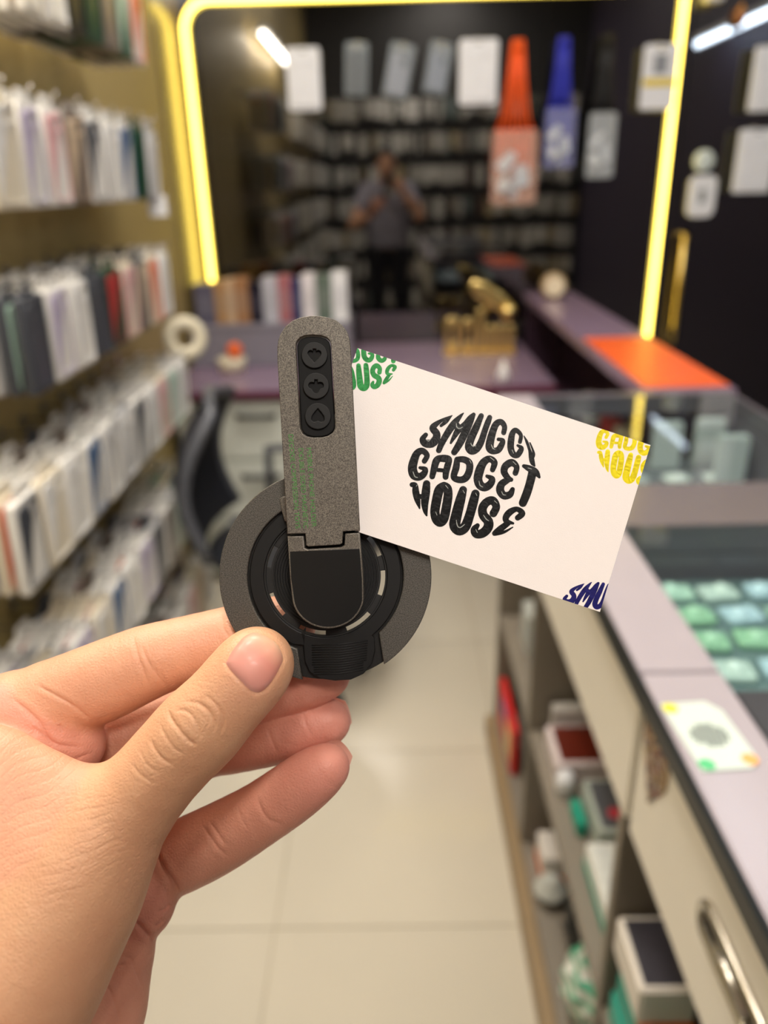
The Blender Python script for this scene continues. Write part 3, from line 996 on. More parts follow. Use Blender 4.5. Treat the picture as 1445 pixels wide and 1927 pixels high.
# black rubber grip ring with its pull tab
grip_out = arc(143, -52, 246, 80)
tab = [(572 - 612, -(1188 - 1084)), (570 - 612, -(1214 - 1084)), (573 - 612, -(1246 - 1084)), (582 - 612, -(1266 - 1084)), (602 - 612, -(1278 - 1084)), (630 - 612, -(1282 - 1084)),
       (660 - 612, -(1280 - 1084)), (684 - 612, -(1269 - 1084)), (700 - 612, -(1250 - 1084)), (706 - 612, -(1225 - 1084)), (704 - 612, -(1200 - 1084))]
grip = link('grip_ring', extrude('grip_ring', [sc(grip_out + tab), sc(circle(116, 80))], -1.9 * mm, -0.5 * mm, 0.3 * mm), m_rub2, stand)
for i in range(13):                                 # fine grip ridges on the tab
    y = -(1212 + i * 4.6 - 1084)
    x0, x1 = (586 - 612 + 0.1 * i, 692 - 612 - 0.3 * i) if i < 9 else (590 - 612, 684 - 612)
    link('grip_ridge', tube('grip_ridge', [(x0 * S, (y - 3) * S, -0.0005), ((x0 + x1) / 2 * S, (y - 1) * S, -0.00045), (x1 * S, (y + 6) * S, -0.0005)], 0.00018, 6), m_rub2, grip)
# slotted ring: bridges between the see-through slots
link('inner_rim', extrude('inner_rim', [sc(circle(118, 80)), sc(circle(113, 80))], -3.0 * mm, -1.0 * mm, 0.15 * mm), m_rub, stand)
slots = [(150, 172), (198, 223), (243, 270), (291, 319), (340, 365), (380, 402), (425, 447), (470, 490)]
for i in range(len(slots)):
    a0 = slots[i][1]; a1 = slots[(i + 1) % len(slots)][0] + (360 if i == len(slots) - 1 else 0)
    if a1 < a0: a1 += 360
    link('bridge', extrude('bridge', [sc(sector(102, 114.5, a0, a1, 12))], -3.0 * mm, -1.6 * mm, 0.2 * mm), m_rub, stand)
prof = [(0, -3.0 * mm), (0, -1.7 * mm)]
r = 36.0
while r < 100:
    prof += [(r * S, -1.7 * mm), ((r + 1.3) * S, -1.35 * mm), ((r + 2.6) * S, -1.35 * mm), ((r + 3.9) * S, -1.7 * mm)]
    r += 5.0
prof += [(104.5 * S, -1.7 * mm), (104.5 * S, -3.0 * mm), (0, -3.0 * mm)]
link('ridged_disc', lathe('ridged_disc', prof, 96, False), m_rub, stand)
# small catch beside the hinge
link('catch', extrude('catch', [L([(527, 938), (534, 934), (546, 934), (546, 984), (536, 980), (531, 962)])], -1.6 * mm, 1.2 * mm, 0.4 * mm), m_gun, stand)

# hinge plate with the black inlay
ZH0, ZH1 = 0.2 * mm, 5.6 * mm
bot = [(684, 1120)] + [(617 + 67.5 * math.cos(math.radians(a)) , 1122 + 61 * math.sin(math.radians(a))) for a in range(8, 173, 8)] + [(549.5, 1126)]
plate = [(541, 1009), (571, 1008.5), (573, 1031), (579, 1033.5), (642, 1029.5), (648, 1026), (649.5, 1004), (676.5, 1002.5), (683, 1080)] + bot + [(545, 1080)]
hinge = link('hinge_plate', extrude('hinge_plate', [L(plate, ZH1)], ZH0, ZH1, 0.35 * mm), m_gun, stand)
inl = [(545.5, 1038), (676.5, 1032.5), (681, 1090)] + [(617.5 + 64.5 * math.cos(math.radians(a)), 1121 + 58.5 * math.sin(math.radians(a))) for a in range(8, 173, 8)] + [(548, 1090)]
link('inlay', extrude('inlay', [L(inl, ZH1)], ZH1 - 0.3 * mm, ZH1 + 0.06 * mm, 0.05 * mm), m_inlay, hinge)
link('hinge_pin', tube('hinge_pin', [tuple(L([(546, 1012)], 0.004)[0]) + (2.6 * mm,), tuple(L([(673, 1006)], 0.004)[0]) + (2.6 * mm,)], 1.1 * mm, 12), m_void, stand)

# unfolded arm
ZA0, ZA1 = 3.3 * mm, 6.0 * mm
arm_l = [(540.5, 1004.5), (522, 680), (521.6, 655), (523.5, 640), (528, 628), (537, 614.5), (550, 603.5), (566, 597), (585, 594), (600, 594.3), (617, 597), (633, 603), (645, 612.5), (653.5, 624.5), (658, 639), (659.5, 655),
         (661, 680), (677, 998), (645.5, 1000), (644, 1022), (639, 1025), (580, 1028.5), (576, 1026), (574.5, 1003.5)]
rec = [(556.5, 655), (556.6, 648), (559, 641), (565, 634.5), (574, 631), (588, 630), (604, 631), (614, 634.5), (620, 640), (622.6, 648), (623, 656), (631, 795), (630.6, 806), (627, 813.5), (618, 820), (606, 823), (590, 823.5), (577, 821), (569, 815.5), (564.8, 807), (564, 797)]
armo = link('kickstand_arm', extrude('kickstand_arm', [L(arm_l, ZA1), L(rec, ZA1)], ZA0, ZA1, 0.22 * mm), m_gun, stand)
rec_in = [((x - 594) * 0.955 + 594, (y - 727) * 0.982 + 727) for x, y in rec]
link('button_panel', extrude('button_panel', [L(rec_in, ZA1)], ZA0 + 0.1 * mm, ZA1 - 0.9 * mm, 0.3 * mm), mat('dark_silicone', (7, 7, 7), 0.6, var=0.05, spec=0.25), armo)


def lobe(cx, cy, r, a0, a1, n=8):
    return [(cx + r * math.cos(math.radians(a0 + (a1 - a0) * i / n)), cy + r * math.sin(math.radians(a0 + (a1 - a0) * i / n))) for i in range(n + 1)]


# pips are sunk into the buttons; the arm hangs upside down, so they stand on their heads (y up here)
spade = [(0, -13.5), (6, -6.5), (11, 0.5)] + lobe(6.8, 3.5, 5.0, -20, 100) + [(2.6, 6.5), (2.4, 11.5), (-2.4, 11.5), (-2.6, 6.5)] + lobe(-6.8, 3.5, 5.0, 80, 200) + [(-11, 0.5), (-6, -6.5)]
club = lobe(0, -7.5, 5.6, 215, 325) + lobe(8, 1.0, 5.6, -90, 95) + [(2.7, 5.6), (2.5, 11.5), (-2.5, 11.5), (-2.7, 5.6)] + lobe(-8, 1.0, 5.6, 85, 270)
heart = [(0, 14.0), (6, 7), (11, -0.5)] + lobe(6.2, -5.0, 5.2, 20, -120) + [(0, -8.0)] + lobe(-6.2, -5.0, 5.2, 300, 160) + [(-11, -0.5), (-6, 7)]
for (bx, by), pip in (((591.5, 668), spade), ((594.5, 726), club), ((598, 783), heart)):
    loc = L([(bx, by)], ZA1)[0]
    b = link('button', extrude('button', [sc(circle(24.2, 40)), sc(pip)], ZA1 - 1.3 * mm, ZA1 - 0.15 * mm, 0.22 * mm), m_rub2, armo, (loc[0], loc[1], 0))
txt_mat = mat('green_print', (58, 128, 52), 0.6, var=0.1, scale=2000)


def text_mesh(name, body, size):
    cu = bpy.data.curves.new(name, 'FONT')
    cu.body = body; cu.size = size; cu.align_x = 'LEFT'
    ob = bpy.data.objects.new(name, cu); COL.objects.link(ob)
    dg = bpy.context.evaluated_depsgraph_get()
    me = bpy.data.meshes.new_from_object(ob.evaluated_get(dg))
    bpy.data.objects.remove(ob)
    return me


for body_t, (x0, y0), (x1, y1) in (('MOBILE PHONE HOLDER', (577, 842), (586.5, 988)), ('DOUBLE SIDED MAGNETIC', (561.5, 843), (571, 990)), ('DECODE COMPRESSION TOYS', (542.5, 817), (556, 990))):
    me = text_mesh('printed_text', body_t, 12.5 * S)
    w = max(v.co.x for v in me.vertices)
    want = math.hypot(x1 - x0, y1 - y0) * S
    me.transform(Matrix.Scale(want / w, 4, (1, 0, 0)) @ Matrix.Scale(1.0, 4, (0, 1, 0)))
    loc = L([(x0, y0)], ZA1)[0]
    link('printed_text', me, txt_mat, armo, (loc[0], loc[1], ZA1 + 0.03 * mm), (0, 0, math.atan2(-(y1 - y0), x1 - x0)))

# ================================================================== business card behind the arm
TL = at(672.5, 655, 0.2246); TR = at(1224, 837.5, 0.2246)
U = TR - TL; CW = np.linalg.norm(U); U = U / CW
BR = at(1130, 1152, 0.2204)
Vd = BR - TR; Vd -= U * (Vd @ U); CH = np.linalg.norm(Vd); Vd = Vd / CH
N3 = np.cross(Vd, U)                                # towards the camera
if N3 @ (CAM - TL) < 0: N3 = -N3
CARDMAT = Matrix([[U[i], -Vd[i], N3[i], TL[i]] for i in range(3)] + [[0, 0, 0, 1]])


def card_xy(x, y):
    """Where the line of sight through a frame position meets the card, in card coordinates."""
    d = MROT @ np.array([(x - CX) / FPX, (CY - y) / FPX, -1.0])
    p = CAM + d * ((TL - CAM) @ N3) / (d @ N3) - TL
    return (p @ U, -(p @ Vd))


card = empty('business_card'); card.matrix_world = CARDMAT
tag(card, 'white business card with a round black bubble-letter logo and coloured corners', 'business card')
link('card_stock', extrude('card_stock', [[(0, 0), (CW, 0), (CW, -CH), (0, -CH)]], -0.0004, 0.0, 0.00003), mat('white_card', (228, 221, 217), 0.5, var=0.015, scale=400, bump=0.05, bscale=3000), card)

# bubble letters as (x, y, half width) strokes, drawn on a 1445-unit sketch of the logo
LOGO = {
    'S': [[(412, 212, 15), (462, 170, 20), (500, 130, 11), (520, 113, 4)], [(520, 113, 4), (440, 148, 13), (360, 200, 27), (332, 238, 34), (368, 288, 36), (362, 342, 40), (320, 384, 42), (258, 382, 38), (232, 344, 29), (264, 300, 22)]],
    'M': [[(390, 452, 28), (420, 380, 31), (480, 275, 34), (540, 190, 34), (598, 122, 18), (630, 90, 5)], [(560, 200, 30), (590, 242, 36), (645, 200, 30), (692, 140, 27), (728, 104, 20)],
          [(728, 104, 20), (690, 190, 31), (640, 290, 38), (590, 390, 36), (540, 470, 31)], [(580, 250, 34), (530, 335, 20), (506, 380, 11)]],
    'U': [[(802, 116, 26), (752, 230, 36), (702, 340, 38), (682, 415, 40), (708, 456, 38), (758, 438, 35), (800, 370, 33), (840, 250, 30), (868, 175, 29), (884, 132, 25)]],
    'G': [[(1020, 280, 25), (1028, 220, 26), (995, 176, 29), (948, 195, 33), (914, 270, 36), (888, 370, 40), (886, 430, 40), (918, 458, 33), (968, 446, 32), (998, 400, 30), (1012, 356, 22), (968, 344, 17)]],
    'G2': [[(1178, 370, 20), (1186, 302, 20), (1138, 256, 25), (1106, 285, 29), (1092, 350, 33), (1088, 425, 33), (1108, 484, 32), (1150, 500, 28), (1180, 462, 28), (1192, 428, 22), (1156, 404, 13)]],
    'Y': [[(1217, 312, 5), (1245, 370, 14), (1272, 450, 15), (1288, 520, 25), (1300, 570, 24), (1320, 602, 9)], [(1275, 378, 7), (1300, 440, 10), (1312, 490, 15), (1292, 530, 22)]],
    'g': [[(250, 556, 26), (276, 500, 27), (230, 456, 31), (178, 482, 36), (146, 560, 42), (134, 630, 45), (152, 690, 46), (200, 708, 38), (244, 680, 33), (258, 636, 26), (206, 620, 15)]],
    'a': [[(326, 706, 28), (344, 630, 33), (368, 552, 36), (410, 524, 29), (486, 534, 30), (476, 600, 33), (460, 660, 32), (456, 710, 29)], [(380, 642, 20), (440, 646, 20)], [(390, 530, 32), (480, 540, 30)]],
    'd': [[(568, 540, 28), (558, 620, 34), (536, 712, 31), (600, 738, 33), (656, 714, 36), (688, 640, 35), (684, 572, 35), (632, 540, 32), (568, 540, 28)]],
    'h': [[(912, 640, 26), (930, 570, 32), (880, 534, 33), (822, 572, 39), (786, 650, 44), (770, 730, 43), (792, 790, 43), (840, 810, 40), (888, 780, 37), (908, 730, 30), (858, 702, 17)]],
    'e': [[(1134, 672, 28), (1146, 612, 28), (1100, 570, 36), (1040, 602, 36), (1024, 660, 34), (1060, 718, 29), (1092, 736, 22)], [(1060, 738, 30), (1000, 780, 37), (986, 840, 40), (1022, 890, 38), (1080, 880, 34), (1106, 830, 23)]],
    't': [[(1216, 604, 19), (1270, 628, 32), (1330, 662, 33), (1366, 712, 13)], [(1300, 665, 42), (1272, 780, 41), (1240, 880, 42), (1206, 962, 40)]],
    'H': [[(130, 785, 24), (160, 790, 26), (166, 850, 34), (182, 930, 30), (204, 1014, 8)], [(272, 776, 36), (264, 860, 42), (254, 960, 37), (260, 1040, 24), (272, 1084, 9)], [(180, 898, 24), (250, 902, 24)]],
    'O': [[(440, 794, 38), (396, 832, 46), (370, 930, 47), (352, 1050, 46), (370, 1122, 47), (405, 1150, 45), (440, 1112, 46), (464, 1000, 46), (480, 890, 44), (474, 820, 42), (440, 794, 38)]],
    'u': [[(626, 835, 38), (600, 930, 48), (562, 1080, 53), (546, 1180, 55), (590, 1228, 51), (648, 1190, 50), (690, 1080, 46), (726, 950, 46), (746, 872, 41)]],
    's': [[(920, 1064, 38), (948, 1000, 38), (916, 940, 41), (858, 952, 41), (816, 1010, 43), (822, 1080, 45), (870, 1140, 47), (868, 1200, 47), (818, 1254, 45), (756, 1264, 41), (736, 1222, 37), (766, 1180, 22)]],
    'z': [[(1156, 1106, 28), (1200, 1064, 31), (1150, 1022, 25), (1082, 1050, 33), (1042, 1100, 32), (1050, 1140, 27), (1112, 1160, 12)], [(1060, 1160, 28), (980, 1220, 32), (928, 1262, 20), (1020, 1246, 15), (1108, 1198, 6)]],
}
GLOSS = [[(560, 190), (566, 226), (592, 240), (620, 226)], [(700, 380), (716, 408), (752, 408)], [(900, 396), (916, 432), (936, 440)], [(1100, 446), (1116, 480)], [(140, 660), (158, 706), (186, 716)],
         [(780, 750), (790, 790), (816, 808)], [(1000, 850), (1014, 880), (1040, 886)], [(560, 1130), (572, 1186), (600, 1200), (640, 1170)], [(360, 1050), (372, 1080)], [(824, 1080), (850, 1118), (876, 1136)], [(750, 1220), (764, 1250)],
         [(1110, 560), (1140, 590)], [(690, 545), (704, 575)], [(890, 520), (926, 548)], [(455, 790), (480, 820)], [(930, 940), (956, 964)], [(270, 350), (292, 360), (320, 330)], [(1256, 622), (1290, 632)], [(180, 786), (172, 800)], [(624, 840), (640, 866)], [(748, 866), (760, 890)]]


def clip_rect(poly, w, h):
    for ax, lim, sgn in ((0, 0.0, 1), (0, w, -1), (1, 0.0, -1), (1, -h, 1)):
        out = []
        for i in range(len(poly)):
            a, b = poly[i - 1], poly[i]
            ia, ib = sgn * (a[ax] - lim) >= 0, sgn * (b[ax] - lim) >= 0
            if ia != ib:
                t = (lim - a[ax]) / (b[ax] - a[ax])
                out.append((a[0] + (b[0] - a[0]) * t, a[1] + (b[1] - a[1]) * t))
            if ib: out.append(b)
        poly = out
        if len(poly) < 3: return None
    return poly


def stroke_polys(strokes, xf):
    """Stroke -> convex pieces (discs and links) mapped by xf."""
    out = []
    for st in strokes:
        sp = smooth_path(st, 5)
        for (x0, y0, r0), (x1, y1, r1) in zip(sp[:-1], sp[1:]):
            out.append([xf(x0 + r0 * math.cos(a), y0 + r0 * math.sin(a)) for a in [2 * math.pi * k / 16 for k in range(16)]])
            d = math.hypot(x1 - x0, y1 - y0)
            if d > 1e-6:
                nx, ny = -(y1 - y0) / d, (x1 - x0) / d
                out.append([xf(x0 + nx * r0, y0 + ny * r0), xf(x1 + nx * r1, y1 + ny * r1), xf(x1 - nx * r1, y1 - ny * r1), xf(x0 - nx * r0, y0 - ny * r0)])
        x1, y1, r1 = sp[-1]
        out.append([xf(x1 + r1 * math.cos(a), y1 + r1 * math.sin(a)) for a in [2 * math.pi * k / 16 for k in range(16)]])
    return out


def print_mesh(name, polys, w, h, z):
    vs, fs = [], []
    for i, p in enumerate(polys):
        p = clip_rect(p, w, h)
        if not p: continue
        ar = sum(p[k - 1][0] * p[k][1] - p[k][0] * p[k - 1][1] for k in range(len(p)))
        if ar < 0: p = p[::-1]
        b = len(vs)
        vs += [(x, y, z + 1e-8 * (i % 997)) for x, y in p]
        fs.append(tuple(range(b, b + len(p))))
    return mesh(name, vs, fs)


ZK = 270 / 1445.0


def main_xf(x, y):
    return card_xy(750 + x * (280 / 1445.0), 760 + y * (270 / 1393.0))


def corner_xf(ax, ay, tx, ty, s, rot):
    c, sn = math.cos(math.radians(rot)), math.sin(math.radians(rot))

    def f(x, y):
        dx, dy = (x - ax) * 0.19377 * s, (y - ay) * 0.19377 * s
        return card_xy(tx + c * dx - sn * dy, ty + sn * dx + c * dy)
    return f


m_ink = mat('glossy_black_ink', (5, 5, 5), 0.35, var=0, spec=0.2)
allst = [s for v in LOGO.values() for s in v]
logo = link('logo_print', print_mesh('logo_print', stroke_polys(allst, main_xf), CW, CH, 0.00002), m_ink, card)
logo['label'] = 'round black bubble-letter logo print'
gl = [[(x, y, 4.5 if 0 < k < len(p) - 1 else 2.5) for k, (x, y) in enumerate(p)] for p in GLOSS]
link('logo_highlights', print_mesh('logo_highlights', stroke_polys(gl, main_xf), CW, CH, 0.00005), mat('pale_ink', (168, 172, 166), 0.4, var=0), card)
for nm, col, xf in (('green corner print', (42, 160, 74), corner_xf(640, 1040, 683.6, 708.9, 0.575, -19.7)),
                    ('yellow corner print', (252, 236, 0), corner_xf(415, 975, 1161.3, 873.8, 0.63, -1.0)),
                    ('dark blue corner print', (26, 24, 108), corner_xf(520, 112, 1099.2, 1098.2, 0.655, 0.8))):
    o = link('corner_print', print_mesh('corner_print', stroke_polys(allst, xf), CW, CH, 0.00002), mat(nm.replace(' ', '_'), col, 0.4, var=0, spec=0.25), card)
    o['label'] = nm


# ================================================================== wall of hanging phone cases
m_chrome = mat('chrome_wire', (200, 200, 200), 0.25, metal=1.0, var=0)
PK = {
    'white': (240, 238, 232), 'cream': (232, 222, 200), 'pale grey': (196, 196, 196), 'slate': (72, 76, 84), 'dark green': (28, 72, 52), 'blue': (50, 92, 140),
    'pink': (226, 176, 178), 'orange': (226, 98, 42), 'black': (34, 34, 36), 'taupe': (130, 118, 108), 'mint': (178, 208, 190), 'red': (190, 50, 52), 'lilac': (190, 180, 206), 'beige': (206, 184, 156)}
WPK, HPK, TPK = 0.092, 0.185, 0.016
card_me = {}
hang = [(0.0, HPK / 2)]


def pack_mesh(key, rgb, plastic):
    """Flat hanging box: rounded tray with a header flap and a hang slot."""
    if key in card_me: return card_me[key]
    outline = rrect(WPK, HPK - 0.022, 0.006, 0, -0.011, 3)
    a = extrude('pack_a', [outline], 0, TPK, 0.0015, 1)
    flap = rrect(0.05, 0.034, 0.006, 0, HPK / 2 - 0.017, 3)
    b = extrude('pack_b', [flap, rrect(0.024, 0.006, 0.003, 0, HPK / 2 - 0.011, 2)], TPK * 0.40, TPK * 0.55, 0.0005, 1)
    bm = bmesh.new(); bm.from_mesh(a); bm.from_mesh(b)
    bm.transform(Matrix(((0, 0, 1, 0), (1, 0, 0, 0), (0, 1, 0, 0), (0, 0, 0, 1))))       # x = thickness, y = width, z = up
    me = bpy.data.meshes.new('case_package'); bm.to_mesh(me); bm.free()
    me.materials.append(mat('pack_' + key, rgb, 0.3 if plastic else 0.45, var=0.05))
    card_me[key] = me
    return me


case_me = {}


def case_mesh(key, rgb):
    if key in case_me: return case_me[key]
    hole = rrect(0.024, 0.028, 0.007, 0.016, 0.050, 3)
    me = extrude('phone_case', [rrect(0.074, 0.142, 0.011, 0, -0.012, 4), hole], TPK - 0.001, TPK + 0.003, 0.0012, 1)
    me.transform(Matrix(((0, 0, 1, 0), (1, 0, 0, 0), (0, 1, 0, 0), (0, 0, 0, 1))))
    me.materials.append(mat('case_' + key, rgb, 0.35, var=0.25, scale=60))
    case_me[key] = me
    return me


ORD = ['first', 'second', 'third', 'fourth', 'fifth', 'sixth', 'seventh', 'eighth', 'ninth', 'tenth', 'eleventh', 'twelfth']
hook_me = tube('hook', [(0, 0, 0.0), (0.19, 0, 0.004), (0.197, 0, 0.006), (0.200, 0, 0.016)], 0.0022, 8)
hook_me.materials.append(m_chrome)
plate_me = boxes_mesh('hook_plate', [(0, 0.004, -0.012, 0.012, -0.02, 0.012)], 0.001)
plate_me.materials.append(m_chrome)
wl = Vector(wall_left.location)
# rows: height of the packages' tops, distance of the hook nearest the glass wall, number of hooks, colours from the glass wall towards the camera
ROWS = [
    (1.870, 2.20, 7, ['white', 'dark green', 'taupe', 'dark green', 'black', 'white', 'white']),
    (1.560, 2.18, 9, ['pale grey', 'dark green', 'white', 'white', 'white', 'taupe', 'white', 'white', 'cream']),
    (1.262, 2.16, 9, ['white', 'cream', 'slate', 'cream', 'dark green', 'slate', 'white', 'white', 'slate']),
    (0.965, 2.20, 11, ['white', 'white', 'cream', 'white', 'white', 'pale grey', 'white', 'white', 'white', 'cream', 'white']),
    (0.640, 2.20, 12, ['cream', 'mint', 'white', 'white', 'pale grey', 'white', 'white', 'white', 'cream', 'white', 'pale grey', 'white']),
    (0.335, 2.20, 12, ['white', 'cream', 'white', 'white', 'white', 'pale grey', 'white', 'cream', 'white', 'white', 'cream', 'white']),
]
CASES = [
    ['orange', 'mint', 'taupe', 'dark green', 'black', 'white', 'cream'],
    ['white', 'dark green', 'blue', 'white', 'slate', 'beige', 'pink', 'lilac', 'white'],
    ['white', 'orange', 'beige', 'pink', 'red', 'slate', 'white', 'lilac', 'slate'],
    ['white', 'mint', 'pink', 'white', 'slate', 'white', 'pale grey', 'blue', 'white', 'white', 'slate'],
    ['red', 'cream', 'mint', 'taupe', 'slate', 'lilac', 'white', 'blue', 'white', 'lilac', 'white', 'mint'],
    ['white', 'beige', 'pink', 'white', 'white', 'pale grey', 'white', 'white', 'pink', 'white', 'white', 'beige'],
]
rnd = random.Random(11)
PL = ['outermost', 'second from front', 'third from front', 'fourth from front', 'innermost']
for ri, (zt, y0, nh, cols) in enumerate(ROWS):
    y = y0
    for hi in range(nh):
        hk = link('hook', hook_me, None, wall_left, (XL - wl.x, y - wl.y, zt - 0.013 - wl.z))
        link('hook_plate', plate_me, None, hk, (0, 0, 0))
        x = XL + 0.184
        yaw = rnd.uniform(-3, 3)
        for q in range(5):
            ck = cols[hi] if (q == 0 or rnd.random() < 0.55) else rnd.choice(['white', 'white', 'white', 'cream', 'pale grey', 'slate', 'taupe'])
            kc = CASES[ri][hi] if q == 0 else rnd.choice(list(PK))
            o = link('phone_case_package', pack_mesh(ck, PK[ck], True), None, None, (x - TPK, y + rnd.uniform(-0.002, 0.002), zt - HPK / 2 - 0.002),
                     (0, math.radians(rnd.uniform(0.5, 3.5)), math.radians(yaw + rnd.uniform(-1.5, 1.5))))
            link('phone_case', case_mesh(kc, PK[kc]), None, o)
            tag(o, '%s phone case package, %s row down, %s hook from glass wall, %s' % (ck, ORD[ri], ORD[hi], PL[q]), 'phone case', 'phone case packages on the left wall')
            x -= TPK + 0.008 + rnd.uniform(0.0, 0.008)
        y -= 0.104

# tape-like ring and small items on the same wall
o = link('ring_pad', lathe('ring_pad', [(0.030, -0.012), (0.060, -0.012), (0.066, 0), (0.060, 0.012), (0.030, 0.012), (0.026, 0), (0.030, -0.012)], 32), mat('cream_foam', (234, 224, 196), 0.6), None, (-0.612, 2.30, 0.985), (math.radians(82), 0, math.radians(24)))
tag(o, 'thick cream ring hanging at the end of the case wall', 'ring')
o = link('price_tag', extrude('price_tag', [rrect(0.05, 0.052, 0.004)], -0.0005, 0.0005), mat('tag_white', (240, 240, 240), 0.5), None, (-0.615, 2.205, 1.355), (math.radians(90), 0, math.radians(35)))
tag(o, 'small white square tag below the dark green case packages', 'tag')

# ================================================================== things hanging on the black glass
m_white_pk = mat('white_blister_card', (232, 234, 238), 0.35)
m_clear = mat('clear_plastic', (170, 180, 186), 0.15, var=0.02, alpha=0.45)
m_cup = mat('clear_suction_cup', (205, 205, 205), 0.1, var=0, alpha=0.6)


def wall_hook(parent, z):
    c = link('suction_cup', lathe('suction_cup', [(0, 0.012), (0.006, 0.012), (0.008, 0.004), (0.018, 0), (0, 0)], 20), m_cup, parent, (0, 0.055, z), (math.radians(90), 0, 0))


def hanging_pack(x, z0, z1, w, m, label, name='hanging_package', tilt=0.0, stripe=None, case=None, t=0.012):
    e = empty(name, (x, YF - 0.060, z0), (0, math.radians(tilt), 0))
    h = z1 - z0
    me = extrude('backing_card', [rrect(w, h, 0.012, 0, h / 2, 4), rrect(0.026, 0.007, 0.003, 0, h - 0.014, 2)], -t / 2, t / 2, 0.002)
    link('backing_card', me, m, e, (0, 0, 0), (math.radians(90), 0, 0))
    if stripe:
        link('printed_band', boxes_mesh('printed_band', [(-w * 0.46, w * 0.46, -t / 2 - 0.001, -t / 2 + 0.001, h * 0.36, h * 0.48)]), mat('band_' + name, stripe, 0.5), e)
        link('printed_panel', boxes_mesh('printed_panel', [(-w * 0.2, w * 0.2, -t / 2 - 0.001, -t / 2 + 0.001, h * 0.55, h * 0.85)]), mat('grey_print', (140, 144, 150), 0.5), e)
    if case:
        link('phone_case', extrude('phone_case', [rrect(w * 0.78, h * 0.74, 0.010, 0, h * 0.44, 4), rrect(w * 0.25, w * 0.28, 0.006, w * 0.16, h * 0.66, 3)], t / 2, t / 2 + 0.005, 0.001), case, e, (0, 0, 0), (math.radians(90), 0, 0))
    wall_hook(e, h - 0.006)
    tag(e, label, 'package', 'packs hung on the black glass')


hanging_pack(-0.309, 1.660, 1.872, 0.128, m_white_pk, 'white hanging pack at the left end of the black glass', case=m_white_pk)
hanging_pack(-0.112, 1.705, 1.885, 0.088, m_clear, 'grey clear case pack, second hanging item from the left', tilt=3, case=mat('grey_clear_case', (104, 110, 114), 0.3))
hanging_pack(0.035, 1.695, 1.880, 0.096, m_clear, 'tilted clear case pack, third hanging item from the left', tilt=12, case=mat('silver_clear_case', (150, 156, 166), 0.25))
hanging_pack(0.186, 1.705, 1.880, 0.088, m_clear, 'tilted clear case pack with round magnet ring, beside the white pack', tilt=11, case=mat('silver_case2', (138, 146, 158), 0.25))
hanging_pack(0.356, 1.664, 1.884, 0.146, m_white_pk, 'wide white hanging pack left of the orange lanyard', case=m_white_pk)
hanging_pack(1.045, 1.632, 1.850, 0.132, m_white_pk, 'white hanging pack with a yellow band beside the neon strip', stripe=(226, 200, 40))
hanging_pack(1.475, 1.615, 1.835, 0.155, m_white_pk, 'upper white pack hanging on the glass door', case=m_white_pk)
hanging_pack(1.458, 1.325, 1.555, 0.150, m_white_pk, 'lower white pack hanging on the glass door', case=m_white_pk)


def lanyard(x, z0, z1, rgb, wtop, wbot, label, key, pack_rgb):
    """Cord loops gathered at the hook and spreading into a clear pouch with the coiled rest."""
    e = empty('cord_lanyard', (x, YF - 0.05, z0))
    h = z1 - z0
    m = mat('cord_' + key, rgb, 0.5)
    split = h * 0.45
    for i in range(7):
        s = (i - 3) / 3.0
        link('cord', tube('cord', [(s * wtop * 0.5, 0, h), (s * (wtop * 0.3 + wbot * 0.14), -0.004 * (i % 2), h * 0.75), (s * (wtop * 0.2 + wbot * 0.27), 0.004 * (i % 2), split + h * 0.1), (s * wbot * 0.44, 0, split)], 0.0052, 6), m, e)
    link('knot', tube('knot', [(0, 0, h * 0.93), (0, 0, h)], [wtop * 0.42, wtop * 0.36], 12), m, e)
    n = 9
    for k in range(n):
        zz = split - k * 0.017
        link('coil', tube('coil', [((wbot * 0.42) * math.cos(a), 0.016 * math.sin(a) - 0.004, zz + 0.006 * math.sin(3 * a + k)) for a in [2 * math.pi * i / 14 for i in range(15)]], 0.007, 6, caps=False), m, e)
    pouch = extrude('pouch', [rrect(wbot * 1.12, split * 1.05, 0.012, 0, split * 0.5, 3)], -0.028, -0.026, 0.0005)
    link('pouch', pouch, mat('pouch_clear_' + key, pack_rgb, 0.08, var=0.02, alpha=0.35), e, (0, 0, 0), (math.radians(90), 0, 0)).location = (0, -0.055, 0)
    for k, (qx, qz) in enumerate(((-0.3, 0.2), (0.18, 0.28), (0.05, 0.1), (-0.22, 0.5))):
        link('crumpled_film', extrude('crumpled_film', [rrect(wbot * 0.34, split * 0.32, 0.01, 0, 0, 3)], 0, 0.001), mat('film_' + key, (220, 226, 232), 0.06, var=0, alpha=0.55), e,
             (qx * wbot, -0.032, split * (qz + 0.1)), (math.radians(70 + 14 * (k % 3)), math.radians(20 * (k - 1.5)), math.radians(24 * ((k * 7) % 3 - 1))))
    wall_hook(e, h - 0.005)
    tag(e, label, 'lanyard', 'cord lanyards on the black glass')


